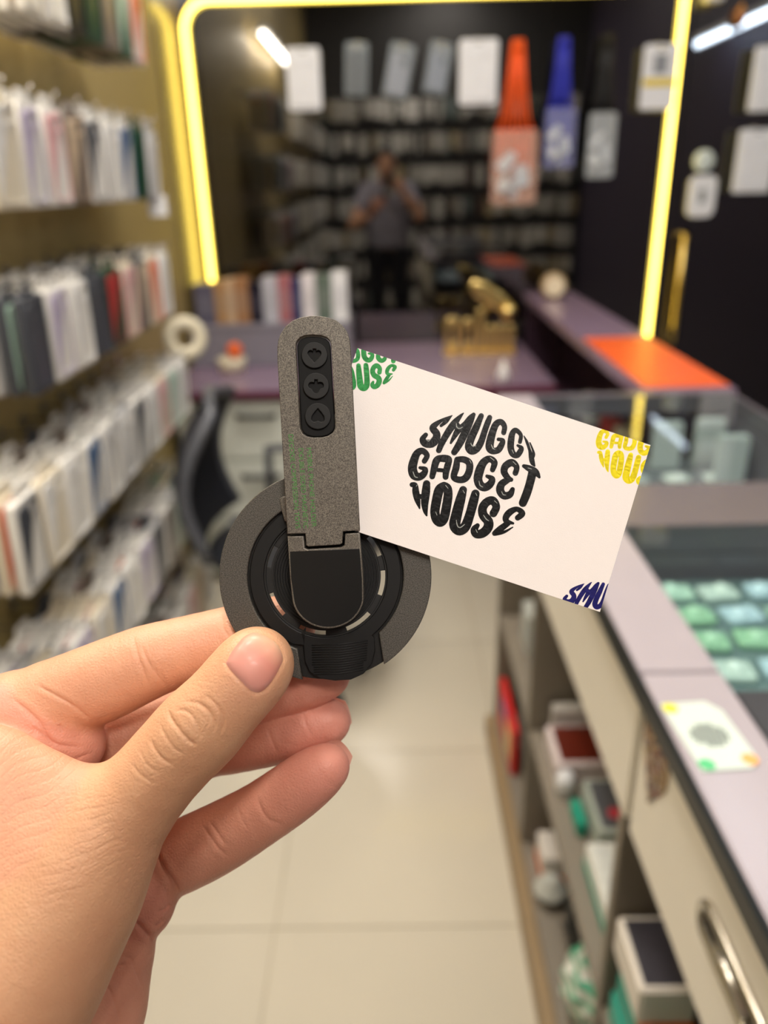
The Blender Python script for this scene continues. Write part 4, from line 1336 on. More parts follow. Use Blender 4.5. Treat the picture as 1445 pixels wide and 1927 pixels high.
lanyard(0.505, 1.312, 1.880, (240, 92, 26), 0.036, 0.160, 'bright orange cord lanyard hanging on the black glass', 'orange', (236, 190, 170))
lanyard(0.678, 1.44, 1.885, (40, 48, 170), 0.036, 0.105, 'royal blue cord lanyard hanging on the black glass', 'blue', (160, 165, 215))
lanyard(0.842, 1.40, 1.890, (16, 16, 18), 0.035, 0.095, 'black cord lanyard in a shiny clear pouch', 'black', (215, 222, 226))
o = empty('wireless_charger', (1.277, YF - 0.004, 1.447))
link('puck', lathe('puck', [(0, 0.012), (0.036, 0.012), (0.041, 0.007), (0.041, 0), (0, 0)], 32), mat('pale_mint_plastic', (214, 226, 222), 0.35), o, None, (math.radians(90), 0, 0))
link('puck_ring', lathe('puck_ring', [(0.020, 0.0118), (0.022, 0.013), (0.026, 0.013), (0.028, 0.0118)], 32), mat('pale_ring', (196, 208, 206), 0.4), o, None, (math.radians(90), 0, 0))
tag(o, 'round pale puck stuck on the black glass door', 'charger')
o = empty('power_bank', (1.285, YF - 0.004, 1.235))
link('bank_body', extrude('bank_body', [rrect(0.112, 0.158, 0.03, 0, 0.079, 6)], 0, 0.014, 0.004), m_white_pk, o, None, (math.radians(90), 0, 0))
link('screen', extrude('screen', [rrect(0.03, 0.05, 0.004, 0, 0.08, 3)], 0.014, 0.0148, 0.0003), mat('grey_screen', (150, 156, 158), 0.2), o, None, (math.radians(90), 0, 0))
tag(o, 'white rounded box below the round puck on the glass door', 'power bank')
o = empty('camera_box', (1.215, YF - 0.05, 2.0))
link('box_body', boxes_mesh('box_body', [(-0.03, 0.09, -0.04, 0.018, 0.06, 0.13), (-0.03, 0.03, -0.04, 0.018, -0.02, 0.0595)], 0.004), m_fix, o)
tag(o, 'white stepped box mounted high beside the vertical neon strip', 'box')
o = link('pendant_charm', tube('pendant_charm', [(0, 0, 0), (0, 0, 0.02), (0, 0, 0.05), (0, 0, 0.075)], [0.006, 0.02, 0.018, 0.004], 14), mat('copper_charm', (150, 104, 76), 0.3, metal=0.6), None, (1.335, YF - 0.03, 1.90))
tag(o, 'small copper charm hanging on the glass door', 'charm')

# ================================================================== desk along the black glass
m_mauve = mat('mauve_laminate', (136, 116, 138), 0.22, var=0.05, scale=12)
m_mauve_d = mat('plum_panel', (58, 40, 54), 0.4, var=0.08)
m_wcab = mat('white_cabinet', (214, 218, 208), 0.4)
desk = empty('desk', (-0.1, 3.0, 0))
for nm, bx, m in (('desk_top', (-0.68, 0.665, -0.42, 0.385, 0.722, 0.75), m_mauve), ('edge_band', (-0.68, 0.665, -0.432, -0.4205, 0.722, 0.75), mat('plum_edge', (96, 44, 66), 0.4)),
                  ('side_panel', (0.63, 0.66, -0.38, 0.38, 0, 0.7215), m_mauve_d), ('modesty_panel', (-0.2, 0.629, 0.30, 0.32, 0.2, 0.7215), m_mauve_d)):
    link(nm, boxes_mesh(nm, [bx], 0.002), m, desk)
tag(desk, 'mauve desk running along the foot of the black glass wall', 'desk')
cab = empty('drawer_cabinet', (-0.56, 2.80, 0))
link('cabinet_body', boxes_mesh('cabinet_body', [(-0.2, 0.2, -0.19, 0.3, 0.02, 0.7205)], 0.003), m_wcab, cab)
for k in range(3):
    z0 = 0.05 + k * 0.225
    d = link('drawer', boxes_mesh('drawer', [(-0.19, 0.19, -0.205, -0.191, z0, z0 + 0.212)], 0.003), m_wcab, cab)
    link('handle', tube('handle', [(0.02, -0.206, z0 + 0.16), (0.02, -0.225, z0 + 0.16), (0.15, -0.225, z0 + 0.16), (0.15, -0.206, z0 + 0.16)], 0.008, 8), mat('black_handle', (28, 28, 30), 0.4), d)
tag(cab, 'white drawer cabinet with black handles under the mauve desk', 'cabinet')
riser = empty('desk_riser', (-0.46, 3.12, 0.751))
m_riser = mat('grey_mesh', (132, 128, 138), 0.5, var=0.2, scale=300, bump=0.6, bscale=500)
link('riser_front', boxes_mesh('riser_front', [(-0.31, 0.31, -0.15, -0.13, 0, 0.135)], 0.004), m_riser, riser)
link('riser_top', boxes_mesh('riser_top', [(-0.31, 0.31, -0.15, 0.15, 0.136, 0.152)], 0.004), m_riser, riser)
for s in (-1, 1):
    link('riser_side', boxes_mesh('riser_side', [(s * 0.30 - 0.008, s * 0.30 + 0.008, -0.129, 0.15, 0, 0.1355)], 0.002), m_riser, riser)
tag(riser, 'grey mesh riser carrying the row of upright boxes', 'riser')
x = -0.755
for k, (w, h, rgb, nm) in enumerate(((0.075, 0.150, (96, 94, 112), 'grey patterned'), (0.045, 0.160, (176, 136, 92), 'tan'), (0.030, 0.165, (206, 176, 142), 'light beige'), (0.055, 0.168, (166, 122, 84), 'brown'), (0.052, 0.150, (26, 22, 38), 'black'),
                                     (0.058, 0.168, (190, 190, 198), 'silver grey'), (0.050, 0.172, (172, 108, 112), 'dusty rose'), (0.040, 0.160, (44, 50, 92), 'navy'), (0.052, 0.176, (226, 220, 222), 'off white'), (0.062, 0.172, (96, 110, 98), 'grey green'), (0.058, 0.182, (232, 234, 236), 'bright white'))):
    o = empty('accessory_box', (x + w / 2, 3.10, 0.9035))
    link('box_body', boxes_mesh('box_body', [(-w / 2, w / 2, -0.05, 0.05, 0, h)], 0.002), mat('deskbox_%d' % k, rgb, 0.4, var=0.25, scale=40), o)
    link('box_label', boxes_mesh('box_label', [(-w * 0.36, w * 0.36, -0.0512, -0.0502, h * 0.25, h * 0.72)]), mat('deskboxl_%d' % k, tuple(min(255, int(v * 0.75 + 40)) for v in rgb), 0.4, var=0.3, scale=90), o)
    tag(o, '%s upright box in the row on the grey riser' % nm, 'box', 'upright boxes on the riser')
    x += w + 0.0015
o = empty('small_pot', (-0.60, 2.88, 0.751))
link('pot', lathe('pot', [(0, 0), (0.045, 0), (0.055, 0.05), (0.048, 0.055), (0, 0.05)], 24), mat('cream_pot', (222, 212, 184), 0.5), o)
tag(o, 'small cream tub on the left end of the desk', 'tub')
o = link('orange_ball', lathe('orange_ball', [(0.030 * math.sin(a), 0.030 - 0.030 * math.cos(a)) for a in [math.pi * k / 10 for k in range(11)]], 20), mat('orange_lid', (232, 104, 44), 0.4), None, (-0.585, 2.88, 0.802))
tag(o, 'small orange ball sitting in the cream tub', 'ball')

o = link('glue_bottle', tube('glue_bottle', [(0, 0, 0), (0, 0, 0.035), (0, 0, 0.045), (0, 0, 0.075)], [0.022, 0.021, 0.012, 0.005], 16), mat('milky_plastic', (224, 222, 222), 0.35), None, (0.39, 2.63, 0.7505))
tag(o, 'small white cone bottle at the front edge of the desk', 'bottle')

# gold lettered sign on the desk
sign = empty('gold_sign', (0.355, 3.12, 0.751))
link('sign_base', boxes_mesh('sign_base', [(-0.14, 0.15, -0.035, 0.035, 0, 0.012)], 0.003), m_gold, sign)
for k, (x0, w, h) in enumerate(((-0.135, 0.062, 0.135), (-0.065, 0.05, 0.128), (-0.008, 0.034, 0.165), (0.032, 0.034, 0.10), (0.072, 0.034, 0.10), (0.112, 0.036, 0.10))):
    oo = [rrect(w, h, w * 0.42, x0 + w / 2, 0.012 + h / 2, 5)]
    if w > 0.045: oo.append(rrect(w * 0.36, h * 0.5, w * 0.16, x0 + w / 2, 0.012 + h / 2, 4))
    link('letter', extrude('letter', oo, -0.012, 0.012, 0.004), m_gold, sign, (0, 0, 0), (math.radians(90), 0, 0))
emb = extrude('emblem', [[(-0.10, 0.05), (-0.085, 0.075), (-0.04, 0.065), (0.03, 0.02), (0.07, -0.02), (0.085, -0.055), (0.06, -0.075), (0.02, -0.05), (-0.03, -0.015), (-0.08, 0.01)]], -0.02, 0.02, 0.012, 3)
link('emblem', emb, m_gold, sign, (0.06, 0, 0.215), (math.radians(90), 0, 0))
link('emblem_ball', lathe('emblem_ball', [(0.032 * math.sin(a), -0.032 * math.cos(a)) for a in [math.pi * k / 12 for k in range(13)]], 24), m_gold, sign, (0.115, -0.012, 0.165))
link('support', tube('support', [(0.03, 0.005, 0.17), (0.045, 0.005, 0.21)], 0.012, 10), m_gold, sign)
tag(sign, 'gold lettered sign with slanting gold emblem standing on the desk', 'sign')

# office chair at the end of the aisle
chair = empty('office_chair', (-0.28, 1.95, 0))
m_chair = mat('black_mesh_fabric', (36, 38, 44), 0.55, var=0.2, scale=200)
m_cfr = mat('grey_chair_frame', (86, 88, 94), 0.3)
SV, SF = surface(lambda P: np.maximum(ellipsoid((0, 0, 0.47), (0.24, 0.24, 0.05))(P), 0.435 - P[:, 2]), (-0.27, -0.27, 0.40), (0.27, 0.27, 0.54), 0.012)
link('seat', np_mesh('seat', SV, SF), m_chair, chair)
bp = [(-0.30 + 0.10 * math.sin(a * 1.2), 0.0, 0.50 + 0.46 * a / 1.4) for a in [1.4 * k / 8 for k in range(9)]]
vs, fs = [], []
for i in range(9):
    cx, cz = -0.235 - 0.06 * math.sin(math.pi * i / 8) + 0.03 * (i / 8), 0.52 + 0.045 * i
    wd = 0.20 * (1 - 0.35 * (i / 8) ** 3)
    for j in range(9):
        s = (j - 4) / 4
        for t in (0, 0.022):
            vs.append((cx + 0.05 * s * s - t, s * wd, cz))
for i in range(8):
    for j in range(8):
        for t in (0, 1):
            q = [(i * 9 + j) * 2 + t, (i * 9 + j + 1) * 2 + t, ((i + 1) * 9 + j + 1) * 2 + t, ((i + 1) * 9 + j) * 2 + t]
            fs.append(tuple(q if t else q[::-1]))
link('backrest', mesh('backrest', vs, fs, True), m_chair, chair)
edge = [(-0.235 - 0.06 * math.sin(math.pi * i / 8) + 0.03 * (i / 8) + 0.04, -0.20 * (1 - 0.35 * (i / 8) ** 3), 0.52 + 0.045 * i) for i in range(9)]
edge2 = [(x, -y, z) for x, y, z in edge][::-1]
link('back_frame', tube('back_frame', edge + [(edge[-1][0] - 0.03, 0, 0.91)] + edge2, 0.016, 8), m_cfr, chair)
link('back_support', tube('back_support', [(-0.05, 0, 0.43), (-0.26, 0, 0.42), (-0.30, 0, 0.55), (-0.31, 0, 0.68)], 0.018, 8), m_cfr, chair)
for s in (-1, 1):
    link('armrest', tube('armrest', [(-0.1, s * 0.25, 0.46), (-0.1, s * 0.27, 0.66), (0.10, s * 0.27, 0.67)], 0.016, 8), m_cfr, chair)
link('gas_lift', tube('gas_lift', [(0, 0, 0.07), (0, 0, 0.44)], 0.025, 12), m_cfr, chair)
for k in range(5):
    a = 2 * math.pi * k / 5 + 0.3
    lg = link('leg', tube('leg', [(0, 0, 0.09), (0.17 * math.cos(a), 0.17 * math.sin(a), 0.065)], [0.026, 0.016], 8), m_cfr, chair)
    link('castor', lathe('castor', [(0, -0.02), (0.024, -0.02), (0.028, 0), (0.024, 0.02), (0, 0.02)], 16), m_chair, lg, (0.17 * math.cos(a), 0.17 * math.sin(a), 0.028), (math.radians(90), 0, a))
tag(chair, 'black mesh office chair with curved grey frame below the hanging cases', 'chair')


# ================================================================== glass-topped counter on the right
m_carc = mat('taupe_carcass', (134, 126, 114), 0.5, var=0.08, scale=6)
m_cream = mat('cream_drawer_front', (244, 239, 226), 0.42, var=0.03)
m_edge = mat('black_rubber_edge', (20, 24, 24), 0.35)
m_mauve_lit = mat('mauve_laminate_lit', (170, 163, 170), 0.20, var=0.04, scale=14)  # mauve laminate again, its stronger light put into the colour
m_mauve_shaded = mat('mauve_laminate_shaded', (104, 98, 106), 0.22, var=0.05)  # same laminate, its weaker light put into the colour


def glass_mat():
    m = bpy.data.materials.new('clear_glass'); m.use_nodes = True
    nt = m.node_tree; nt.nodes.remove(nt.nodes['Principled BSDF'])
    out = nt.nodes['Material Output']
    tr = nt.nodes.new('ShaderNodeBsdfTransparent'); tr.inputs[0].default_value = (0.93, 0.98, 0.975, 1)
    gs = nt.nodes.new('ShaderNodeBsdfGlossy'); gs.inputs['Roughness'].default_value = 0.01
    fr_ = nt.nodes.new('ShaderNodeFresnel'); fr_.inputs[0].default_value = 1.6
    mx = nt.nodes.new('ShaderNodeMixShader')
    ge = nt.nodes.new('ShaderNodeNewGeometry'); sb = nt.nodes.new('ShaderNodeMath'); sb.operation = 'SUBTRACT'; sb.use_clamp = True
    nt.links.new(fr_.outputs[0], sb.inputs[0]); nt.links.new(ge.outputs['Backfacing'], sb.inputs[1])          # the pane reflects at its outer face
    nt.links.new(sb.outputs[0], mx.inputs[0]); nt.links.new(tr.outputs[0], mx.inputs[1]); nt.links.new(gs.outputs[0], mx.inputs[2])
    nt.links.new(mx.outputs[0], out.inputs[0])
    return m


m_glass = glass_mat()
CY0, CY1 = -0.30, 1.70
cc = empty('counter_cabinet', (0.5, 0.7, 0))


def cpart(nm, x0, x1, y0, y1, z0, z1, m, parent=cc, bev=0.002):
    return link(nm, boxes_mesh(nm, [(x0 - 0.5, x1 - 0.5, y0 - 0.7, y1 - 0.7, z0, z1)], bev), m, parent)


cpart('plinth', 0.24, 0.76, CY0, CY1, 0.0, 0.06, mat('tan_plinth', (150, 128, 96), 0.5))
cpart('bottom_board', 0.262, 0.76, CY0, CY1, 0.0605, 0.08, m_carc)
cpart('shelf_board', 0.264, 0.74, CY0 + 0.02, 0.677, 0.365, 0.385, m_carc)
cpart('shelf_board', 0.264, 0.74, 0.703, 1.237, 0.365, 0.385, m_carc)
cpart('shelf_board', 0.264, 0.74, 1.263, CY1 - 0.02, 0.365, 0.385, m_carc)
cpart('back_board', 0.7405, 0.76, CY0, CY1, 0.0805, 0.70, m_carc)
for y in (CY0, 0.68, 1.24, CY1 - 0.02):
    cpart('divider', 0.262, 0.74, y, y + 0.02, 0.0805, 0.7195, m_carc)
cpart('case_floor', 0.285, 0.76, CY0, CY1, 0.72, 0.735, m_carc)
cpart('rear_rail', 0.745, 0.765, CY0, CY1, 0.736, 0.905, m_mauve_shaded)
for (y0, y1, hy) in ((0.668, 1.69, 1.3), (CY0 + 0.01, 0.652, 0.405)):
    d = cpart('drawer', 0.258, 0.2845, y0, y1, 0.722, 0.922, m_cream)
    hl = 0.12
    loop = [(0, 0.5 * hl * math.cos(a) * 0.0 + (0.5 * hl - 0.016) * (1 if math.cos(a) > 0 else -1) + 0.016 * math.cos(a), 0.016 * math.sin(a)) for a in [2 * math.pi * k / 24 for k in range(25)]]
    hd = link('handle', tube('handle', loop, 0.0045, 8, caps=False), mat('brushed_steel', (196, 192, 182), 0.25, metal=1.0, var=0.02), d, (0.2555 - 0.5, hy - 0.7, 0.826))
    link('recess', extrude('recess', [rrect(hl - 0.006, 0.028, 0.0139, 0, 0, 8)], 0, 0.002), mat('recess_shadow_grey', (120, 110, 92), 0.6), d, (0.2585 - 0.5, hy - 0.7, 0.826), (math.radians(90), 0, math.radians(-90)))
    link('pull_bar', tube('pull_bar', [(0, -hl * 0.3, 0.004), (0, hl * 0.36, 0.004)], 0.0055, 10), MATS['brushed_steel'], d, (0.252 - 0.5, hy - 0.7, 0.826))
tag(cc, 'taupe counter cabinet with cream drawers and open shelves facing the aisle', 'cabinet')

ct = empty('glass_display_counter', (0.5, 0.7, 0.906))


def tpart(nm, x0, x1, y0, y1, z0, z1, m, bev=0.0015):
    return link(nm, boxes_mesh(nm, [(x0 - 0.5, x1 - 0.5, y0 - 0.7, y1 - 0.7, z0 - 0.906, z1 - 0.906)], bev), m, ct)


tpart('front_edge', 0.234, 0.2395, CY0, CY1, 0.927, 0.949, m_edge)
tpart('front_board', 0.240, 0.318, 0.632, CY1, 0.926, 0.95, m_mauve_lit)
tpart('front_board', 0.240, 0.318, CY0, 0.629, 0.926, 0.95, m_mauve_lit)
tpart('cross_band', 0.3185, 0.765, 0.975, 1.135, 0.906, 0.95, m_mauve_shaded)
tpart('end_band', 0.3185, 0.765, 1.668, CY1, 0.906, 0.95, m_mauve_shaded)
tpart('near_board', 0.3185, 0.765, CY0, 0.60, 0.906, 0.95, mat('charcoal_mat', (62, 62, 66), 0.4))
tpart('back_strip', 0.752, 0.765, 0.605, 0.974, 0.906, 0.95, m_mauve_shaded)
tpart('back_strip', 0.752, 0.765, 1.136, 1.667, 0.906, 0.95, m_mauve_shaded)
tpart('glass_pane', 0.3187, 0.7515, 0.6005, 0.9745, 0.942, 0.950, m_glass, 0)
tpart('glass_pane', 0.3187, 0.7515, 1.1355, 1.6675, 0.942, 0.950, m_glass, 0)
tag(ct, 'pale-lit mauve counter top with two glass panes over the display trays', 'counter top')

# the narrower counter that goes on to the glass wall
sc_ = empty('side_counter', (0.68, 2.55, 0))
for nm, bx, m in (('counter_board', (-0.105, 0.105, -0.845, 0.84, 0.918, 0.95), m_mauve), ('rear_panel', (0.06, 0.08, -0.845, 0.84, 0.0, 0.9175), m_mauve_d),
                  ('front_panel', (-0.03, -0.012, -0.845, 0.84, 0.0, 0.60), m_mauve_d), ('inner_shelf', (-0.0115, 0.0595, -0.84, 0.84, 0.58, 0.60), m_mauve_d), ('end_panel', (-0.09, 0.0595, 0.815, 0.839, 0.61, 0.9175), m_mauve_d)):
    link(nm, boxes_mesh(nm, [bx], 0.002), m, sc_)
tag(sc_, 'narrow mauve counter reaching from the glass counter to the black glass wall', 'counter')
o = link('orange_mat', extrude('orange_mat', [rrect(0.196, 0.60, 0.004)], 0, 0.003, 0.001), mat('orange_mat', (238, 96, 40), 0.35, var=0.04), None, (0.68, 2.03, 0.9508))
tag(o, 'orange mat lying on the narrow mauve counter', 'mat')
for k, (x, y, rgb, nm) in enumerate(((0.70, 2.62, (200, 200, 200), 'white'), (0.70, 2.36, (170, 66, 62), 'dull red'), (0.70, 2.20, (206, 200, 180), 'cream'))):
    o = link('small_box', boxes_mesh('small_box', [(-0.022, 0.022, -0.05, 0.05, 0, 0.10)], 0.004), mat('sidebox_%d' % k, rgb, 0.4, var=0.1), None, (x, y, 0.6005))
    tag(o, '%s small box on the shelf under the narrow mauve counter' % nm, 'box')
o = empty('table_clock', (0.66, 3.18, 0.951))
link('clock_body', lathe('clock_body', [(0, 0.04), (0.045, 0.04), (0.05, 0.03), (0.05, 0.0), (0, 0)], 24), mat('tan_clock', (176, 150, 110), 0.4), o, (0, 0.02, 0.05), (math.radians(90), 0, 0))
link('clock_face', lathe('clock_face', [(0, 0.0412), (0.038, 0.0412)], 24), mat('cream_face', (236, 222, 190), 0.5), o, (0, 0.02, 0.05), (math.radians(90), 0, 0))
tag(o, 'small round tan clock at the far end of the mauve counter', 'clock')

# things on the counter top
o = empty('loose_card', (0.271, 0.537, 0.9505), (0, 0, math.radians(4)))
link('card_stock', extrude('card_stock', [[(-0.026, -0.044), (0.016, -0.044), (0.026, -0.036), (0.026, 0.030), (0.016, 0.044), (-0.026, 0.044)]], 0, 0.0012, 0.0003), mat('mint_white_card', (204, 218, 210), 0.3), o)
bandp = []
for k, hw in enumerate((0.008, 0.0145, 0.0165, 0.0165, 0.0145, 0.008)):
    yy = 0.0125 - k * 0.005
    n = 7
    for i in range(n):
        xa = -hw + 2 * hw * i / n
        bandp.append([(xa, yy), (xa + 2 * hw / n * 0.78, yy), (xa + 2 * hw / n * 0.78, yy - 0.0036), (xa, yy - 0.0036)])
vs, fs = [], []
for p in bandp:
    b = len(vs); vs += [(x, y, 0.00128) for x, y in p]; fs.append((b + 3, b + 2, b + 1, b))
link('logo_print', mesh('logo_print', vs, fs), mat('grey_ink', (40, 44, 42), 0.4, var=0), o)
for (x, y), rgb in (((-0.019, 0.037), (222, 220, 60)), ((-0.019, -0.037), (90, 190, 130)), ((0.019, -0.034), (240, 170, 100))):
    link('corner_print', extrude('corner_print', [circle(0.007, 14)], 0.0012, 0.0014), mat('cornerp_%d' % rgb[2], rgb, 0.4, var=0), o, (x, y, 0))
tag(o, 'pale mint card with round grey logo lying on the pale-lit mauve counter edge', 'card')
o = link('poster_sticker', extrude('poster_sticker', [[(-0.044, 0.036), (0.036, 0.036), (0.034, -0.012), (-0.004, -0.062), (-0.036, -0.004)]], 0, 0.0006), None, None, (0.2572, 0.606, 0.864), (math.radians(90), 0, math.radians(-90)))
ms = mat('busy_sticker', (96, 84, 78), 0.4, var=0.0)
nt = ms.node_tree; n = nt.nodes.new('ShaderNodeTexVoronoi'); n.inputs['Scale'].default_value = 190
tcn = nt.nodes.new('ShaderNodeTexCoord'); nt.links.new(tcn.outputs['Object'], n.inputs['Vector'])
rp = nt.nodes.new('ShaderNodeValToRGB')
rp.color_ramp.elements[0].color = (*lin((40, 34, 34)), 1); rp.color_ramp.elements[1].color = (*lin((190, 180, 170)), 1); rp.color_ramp.elements[1].position = 0.9
for p_, c_ in ((0.35, (120, 44, 36)), (0.5, (70, 62, 60)), (0.7, (200, 160, 50))):
    e_ = rp.color_ramp.elements.new(p_); e_.color = (*lin(c_), 1)
sp_ = nt.nodes.new('ShaderNodeSeparateColor'); nt.links.new(n.outputs['Color'], sp_.inputs[0]); nt.links.new(sp_.outputs[0], rp.inputs[0])
nt.links.new(rp.outputs[0], nt.nodes['Principled BSDF'].inputs['Base Color'])
o.data.materials.append(ms)
tag(o, 'dark busy pointed sticker on the near cream drawer', 'sticker')


# boxes and bags on the open shelves
def shelf_box(name, x0, x1, y0, y1, z0, z1, rgb, label, lid=None, lid_rgb=None, band=None, rz=0):
    e = empty(name, ((x0 + x1) / 2, (y0 + y1) / 2, z0), (0, 0, math.radians(rz)))
    w, d, h = (x1 - x0) / 2, (y1 - y0) / 2, z1 - z0
    link('box_body', boxes_mesh('box_body', [(-w, w, -d, d, 0, h)], 0.003), mat('shelf_' + label[:18].replace(' ', '_'), rgb, 0.45, var=0.06), e)
    if lid_rgb:
        link('top_print', boxes_mesh('top_print', [(-w * 0.8, w * 0.8, -d * 0.85, d * 0.85, h - 0.0005, h + 0.0012)]), mat('shelft_' + label[:18].replace(' ', '_'), lid_rgb, 0.4, var=0.25, scale=90), e)
    if band:
        link('band', boxes_mesh('band', [(-w - 0.0008, w + 0.0008, -d - 0.0008, d + 0.0008, h * 0.05, h * 0.4)]), mat('shelfb_' + label[:18].replace(' ', '_'), band, 0.45), e)
    tag(e, label, 'box', 'boxes on the counter shelves')
    return e


SZ = 0.3855
shelf_box('shelf_carton', 0.285, 0.385, 1.085, 1.195, SZ, SZ + 0.045, (226, 214, 214), 'flat white box with dark brown top on the middle shelf', lid_rgb=(96, 30, 14))
shelf_box('shelf_carton', 0.30, 0.385, 1.198, 1.225, SZ, SZ + 0.075, (206, 204, 200), 'upright grey white box behind the brown topped box')
shelf_box('phone_carton', 0.318, 0.385, 0.915, 1.035, SZ, SZ + 0.058, (186, 196, 188), 'pale grey box with dark top on the middle shelf', lid_rgb=(92, 94, 100))
e = bpy.data.objects['phone_carton']
link('round_badge', extrude('round_badge', [circle(0.012, 16)], 0, 0.001), mat('red_badge', (206, 62, 78), 0.4), e, (0.0, -0.022, 0.0596))
o = link('white_plug', tube('white_plug', [(0, 0, 0.0), (0, 0, 0.03), (0, 0, 0.045)], [0.016, 0.018, 0.012], 12), m_white_pk, None, (0.296, 1.062, SZ)); tag(o, 'small white plug beside the brown topped box', 'plug')
o = link('teal_packet', boxes_mesh('teal_packet', [(-0.008, 0.008, -0.03, 0.03, 0, 0.03)], 0.003), mat('teal', (36, 160, 134), 0.4), None, (0.303, 0.99, SZ)); tag(o, 'small teal packet beside the pale grey box', 'packet')
shelf_box('adapter_carton', 0.292, 0.35, 0.74, 0.90, SZ, SZ + 0.055, (230, 232, 226), 'white and teal box beside the vertical divider', band=(24, 158, 134), lid_rgb=(222, 226, 222))
shelf_box('adapter_carton', 0.30, 0.37, 1.38, 1.46, SZ, SZ + 0.09, (150, 156, 160), 'grey box on the far middle shelf')
shelf_box('adapter_carton', 0.30, 0.36, 1.50, 1.58, SZ, SZ + 0.10, (206, 212, 208), 'pale blister pack on the far middle shelf')
shelf_box('teal_carton', 0.268, 0.345, 0.47, 0.665, SZ, SZ + 0.05, (20, 158, 138), 'lower teal box in the near shelf stack')
shelf_box('teal_carton', 0.272, 0.335, 0.45, 0.66, SZ + 0.0505, SZ + 0.092, (16, 148, 130), 'upper teal box in the near shelf stack')
shelf_box('orange_carton', 0.274, 0.334, 0.565, 0.655, SZ + 0.0925, SZ + 0.118, (216, 112, 28), 'flat orange box between teal and white boxes')
shelf_box('phone_carton', 0.266, 0.332, 0.575, 0.672, SZ + 0.1185, SZ + 0.175, (232, 226, 216), 'white box with black phone picture on top of the stack', lid_rgb=(58, 56, 64))
BZ = 0.0805
e = shelf_box('card_pack', 0.268, 0.284, 1.44, 1.66, BZ, BZ + 0.13, (214, 34, 34), 'red upright pack with blue and yellow print on bottom shelf')
for nm, bx, rgb in (('blue_print', (-0.0092, -0.0082, -0.02, 0.06, 0.075, 0.11), (24, 84, 160)), ('yellow_print', (-0.0092, -0.0082, -0.09, -0.02, 0.02, 0.10), (224, 206, 140))):
    link(nm, boxes_mesh(nm, [bx]), mat(nm, rgb, 0.4), e)


def bag(name, c, r, rgb, label, stripes=None):
    c = np.array(c, float)
    f = Cones(0.03).chain([(c + [0, 0, r[2] * 0.5], r[0] * 0.9), (c + [0.0, 0.0, r[2]], r[0])]).chain([(c + [0, 0, r[2]], r[0]), (c + [0.0, 0.03, r[2] * 1.7], r[0] * 0.35)])
    def g(P):
        w = 0.006 * np.sin(P[:, 0] * 130 + 2 * np.sin(P[:, 2] * 60)) * np.sin(P[:, 1] * 110 + P[:, 2] * 50)
        return np.maximum(f(P) + w, BZ - P[:, 2])
    SV, SF = surface(g, c - np.array([0.12, 0.12, 0.02]), c + np.array([0.12, 0.15, r[2] * 1.7 + 0.08]), 0.006)
    o = link(name, np_mesh(name, SV - c, SF), None, None, tuple(c))
    m = mat('bagmat_' + label[:12].replace(' ', '_'), rgb, 0.3, var=0.1)
    if stripes:
        nt = m.node_tree; w_ = nt.nodes.new('ShaderNodeTexWave'); w_.inputs['Scale'].default_value = 14; w_.inputs['Distortion'].default_value = 1.5; w_.bands_direction = 'Z'
        t_ = nt.nodes.new('ShaderNodeTexCoord'); nt.links.new(t_.outputs['Object'], w_.inputs['Vector'])
        r_ = nt.nodes.new('ShaderNodeValToRGB'); r_.color_ramp.interpolation = 'CONSTANT'
        r_.color_ramp.elements[0].color = (*lin(rgb), 1); r_.color_ramp.elements[1].position = 0.62; r_.color_ramp.elements[1].color = (*lin(stripes), 1)
        nt.links.new(w_.outputs[0], r_.inputs[0]); nt.links.new(r_.outputs[0], nt.nodes['Principled BSDF'].inputs['Base Color'])
    o.data.materials.append(m)
    tag(o, label, 'bag')


bag('plastic_bag', (0.335, 0.86, BZ), (0.062, 0.06, 0.085), (226, 228, 218), 'white plastic bag with green stripes on the bottom shelf', (70, 170, 132))
bag('plastic_bag', (0.36, 1.0, BZ + 0.001), (0.055, 0.05, 0.045), (16, 20, 22), 'black plastic bag behind the striped bag')
shelf_box('charger_carton', 0.285, 0.34, 1.125, 1.20, BZ, BZ + 0.075, (226, 220, 212), 'white box with orange end on the bottom shelf', band=(222, 108, 44))
o = link('paper_ball', lathe('paper_ball', [(0.030 * math.sin(a) * (1 + 0.15 * math.sin(5 * a)), 0.030 - 0.030 * math.cos(a)) for a in [math.pi * k / 10 for k in range(11)]], 9, False), mat('grey_paper', (188, 190, 182), 0.6), None, (0.295, 1.095, BZ)); tag(o, 'crumpled grey paper beside the black bag', 'paper')

# contents of the two glass display trays
TRAY = [('clear', (198, 216, 210), 0.12), ('mint', (182, 214, 198), 0.15), ('white', (236, 240, 236), 0.15), ('green', (156, 200, 168), 0.2), ('teal', (60, 150, 140), 0.3), ('blue', (86, 136, 212), 0.25), ('yellow', (226, 222, 110), 0.25), ('silver', (190, 196, 196), 0.15), ('pale blue', (186, 212, 226), 0.15)]
rnd = random.Random(5)
pk_me = extrude('pk', [rrect(0.05, 0.036, 0.005, 0, 0, 3)], 0, 0.010, 0.003)
dome = lathe('dm', [(0.013 * math.sin(a), 0.009 * math.cos(a)) for a in [math.pi / 2 * k / 5 for k in range(6)]], 14)
variants = {}
for nm, rgb, ro in TRAY:
    a = pk_me.copy(); a.materials.append(mat('tray_' + nm, rgb, ro, var=0.12, scale=80)); b_ = dome.copy(); b_.materials.append(mat('trayd_' + nm, tuple(min(255, v + 18) for v in rgb), 0.08, var=0, coat=0.5))
    variants[nm] = (a, b_)


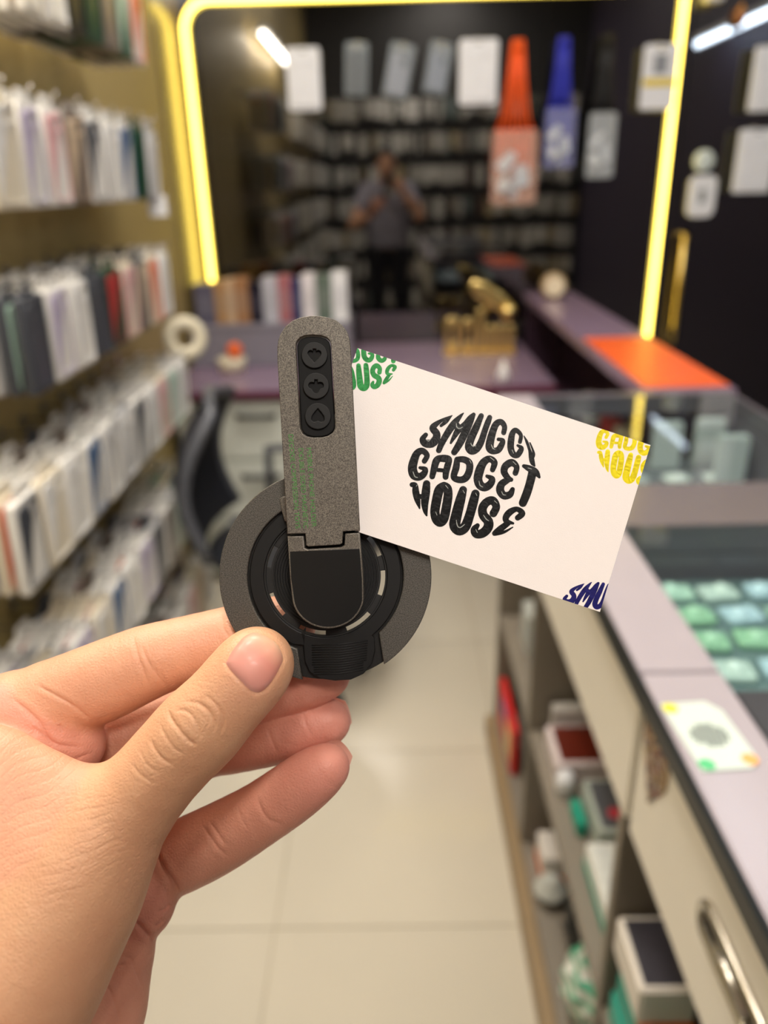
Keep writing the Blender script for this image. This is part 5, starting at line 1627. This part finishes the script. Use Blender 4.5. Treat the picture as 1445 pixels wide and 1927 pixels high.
def tray_item(x, y, z, nm, rz, label, grp):
    o = link('blister_packet', variants[nm][0], None, None, (x, y, z), (0, 0, rz))
    link('blister_dome', variants[nm][1], None, o, (rnd.uniform(-0.008, 0.008), rnd.uniform(-0.004, 0.004), 0.009))
    tag(o, label, 'packet', grp)


tray_lbl = 'felt'
cpart('tray_lining', 0.287, 0.744, 0.60, 0.974, 0.856, 0.862, mat('pale_tray_lining', (104, 124, 126), 0.5), bev=0)
cpart('tray_lining', 0.287, 0.744, 1.136, 1.667, 0.796, 0.802, mat('grey_tray_lining', (110, 112, 118), 0.5), bev=0)
cpart('tray_wall', 0.286, 0.744, 0.9745, 1.1355, 0.7355, 0.905, m_mauve_shaded, bev=0)
for r_ in range(6):
    for c_ in range(7):
        x = 0.325 + c_ * 0.062 + rnd.uniform(-0.004, 0.004); y = 0.628 + r_ * 0.060 + rnd.uniform(-0.004, 0.004)
        nm = rnd.choice(['clear', 'mint', 'white', 'white', 'clear', 'clear', 'silver', 'pale blue', 'pale blue', 'teal'])
        if (r_, c_) in ((1, 3), (1, 4)): nm = 'yellow'
        if (r_, c_) == (2, 0): nm = 'blue'
        if (r_, c_) in ((3, 1), (3, 2), (4, 1)): nm = 'green'
        tray_item(x, y, 0.8625, nm, rnd.uniform(-0.15, 0.15), '%s packet in near glass tray, %s row from near end, %s from the aisle' % (nm, ORD[r_], ORD[c_]), 'packets in the near glass tray')
for r_ in range(3):
    for c_ in range(5):
        x = 0.345 + c_ * 0.085; y = 1.20 + r_ * 0.16
        nm = rnd.choice(['silver', 'clear', 'white', 'pale blue', 'teal'])
        tray_item(x, y, 0.8025, nm, rnd.uniform(-0.3, 0.3), '%s packet in far glass tray, %s row from near end, %s from the aisle' % (nm, ORD[r_], ORD[c_]), 'packets in the far glass tray')
for k, (x, y) in enumerate(((0.60, 1.60), (0.70, 1.50), (0.70, 1.62))):
    o = link('cable_box', boxes_mesh('cable_box', [(-0.03, 0.03, -0.012, 0.012, 0, 0.105)], 0.003), mat('pale_box', (206, 212, 212), 0.3), None, (x, y, 0.8025))
    tag(o, '%s pale upright box at the far end of the glass tray' % ('leftmost', 'nearest', 'rightmost')[k], 'box', 'upright boxes in the far glass tray')
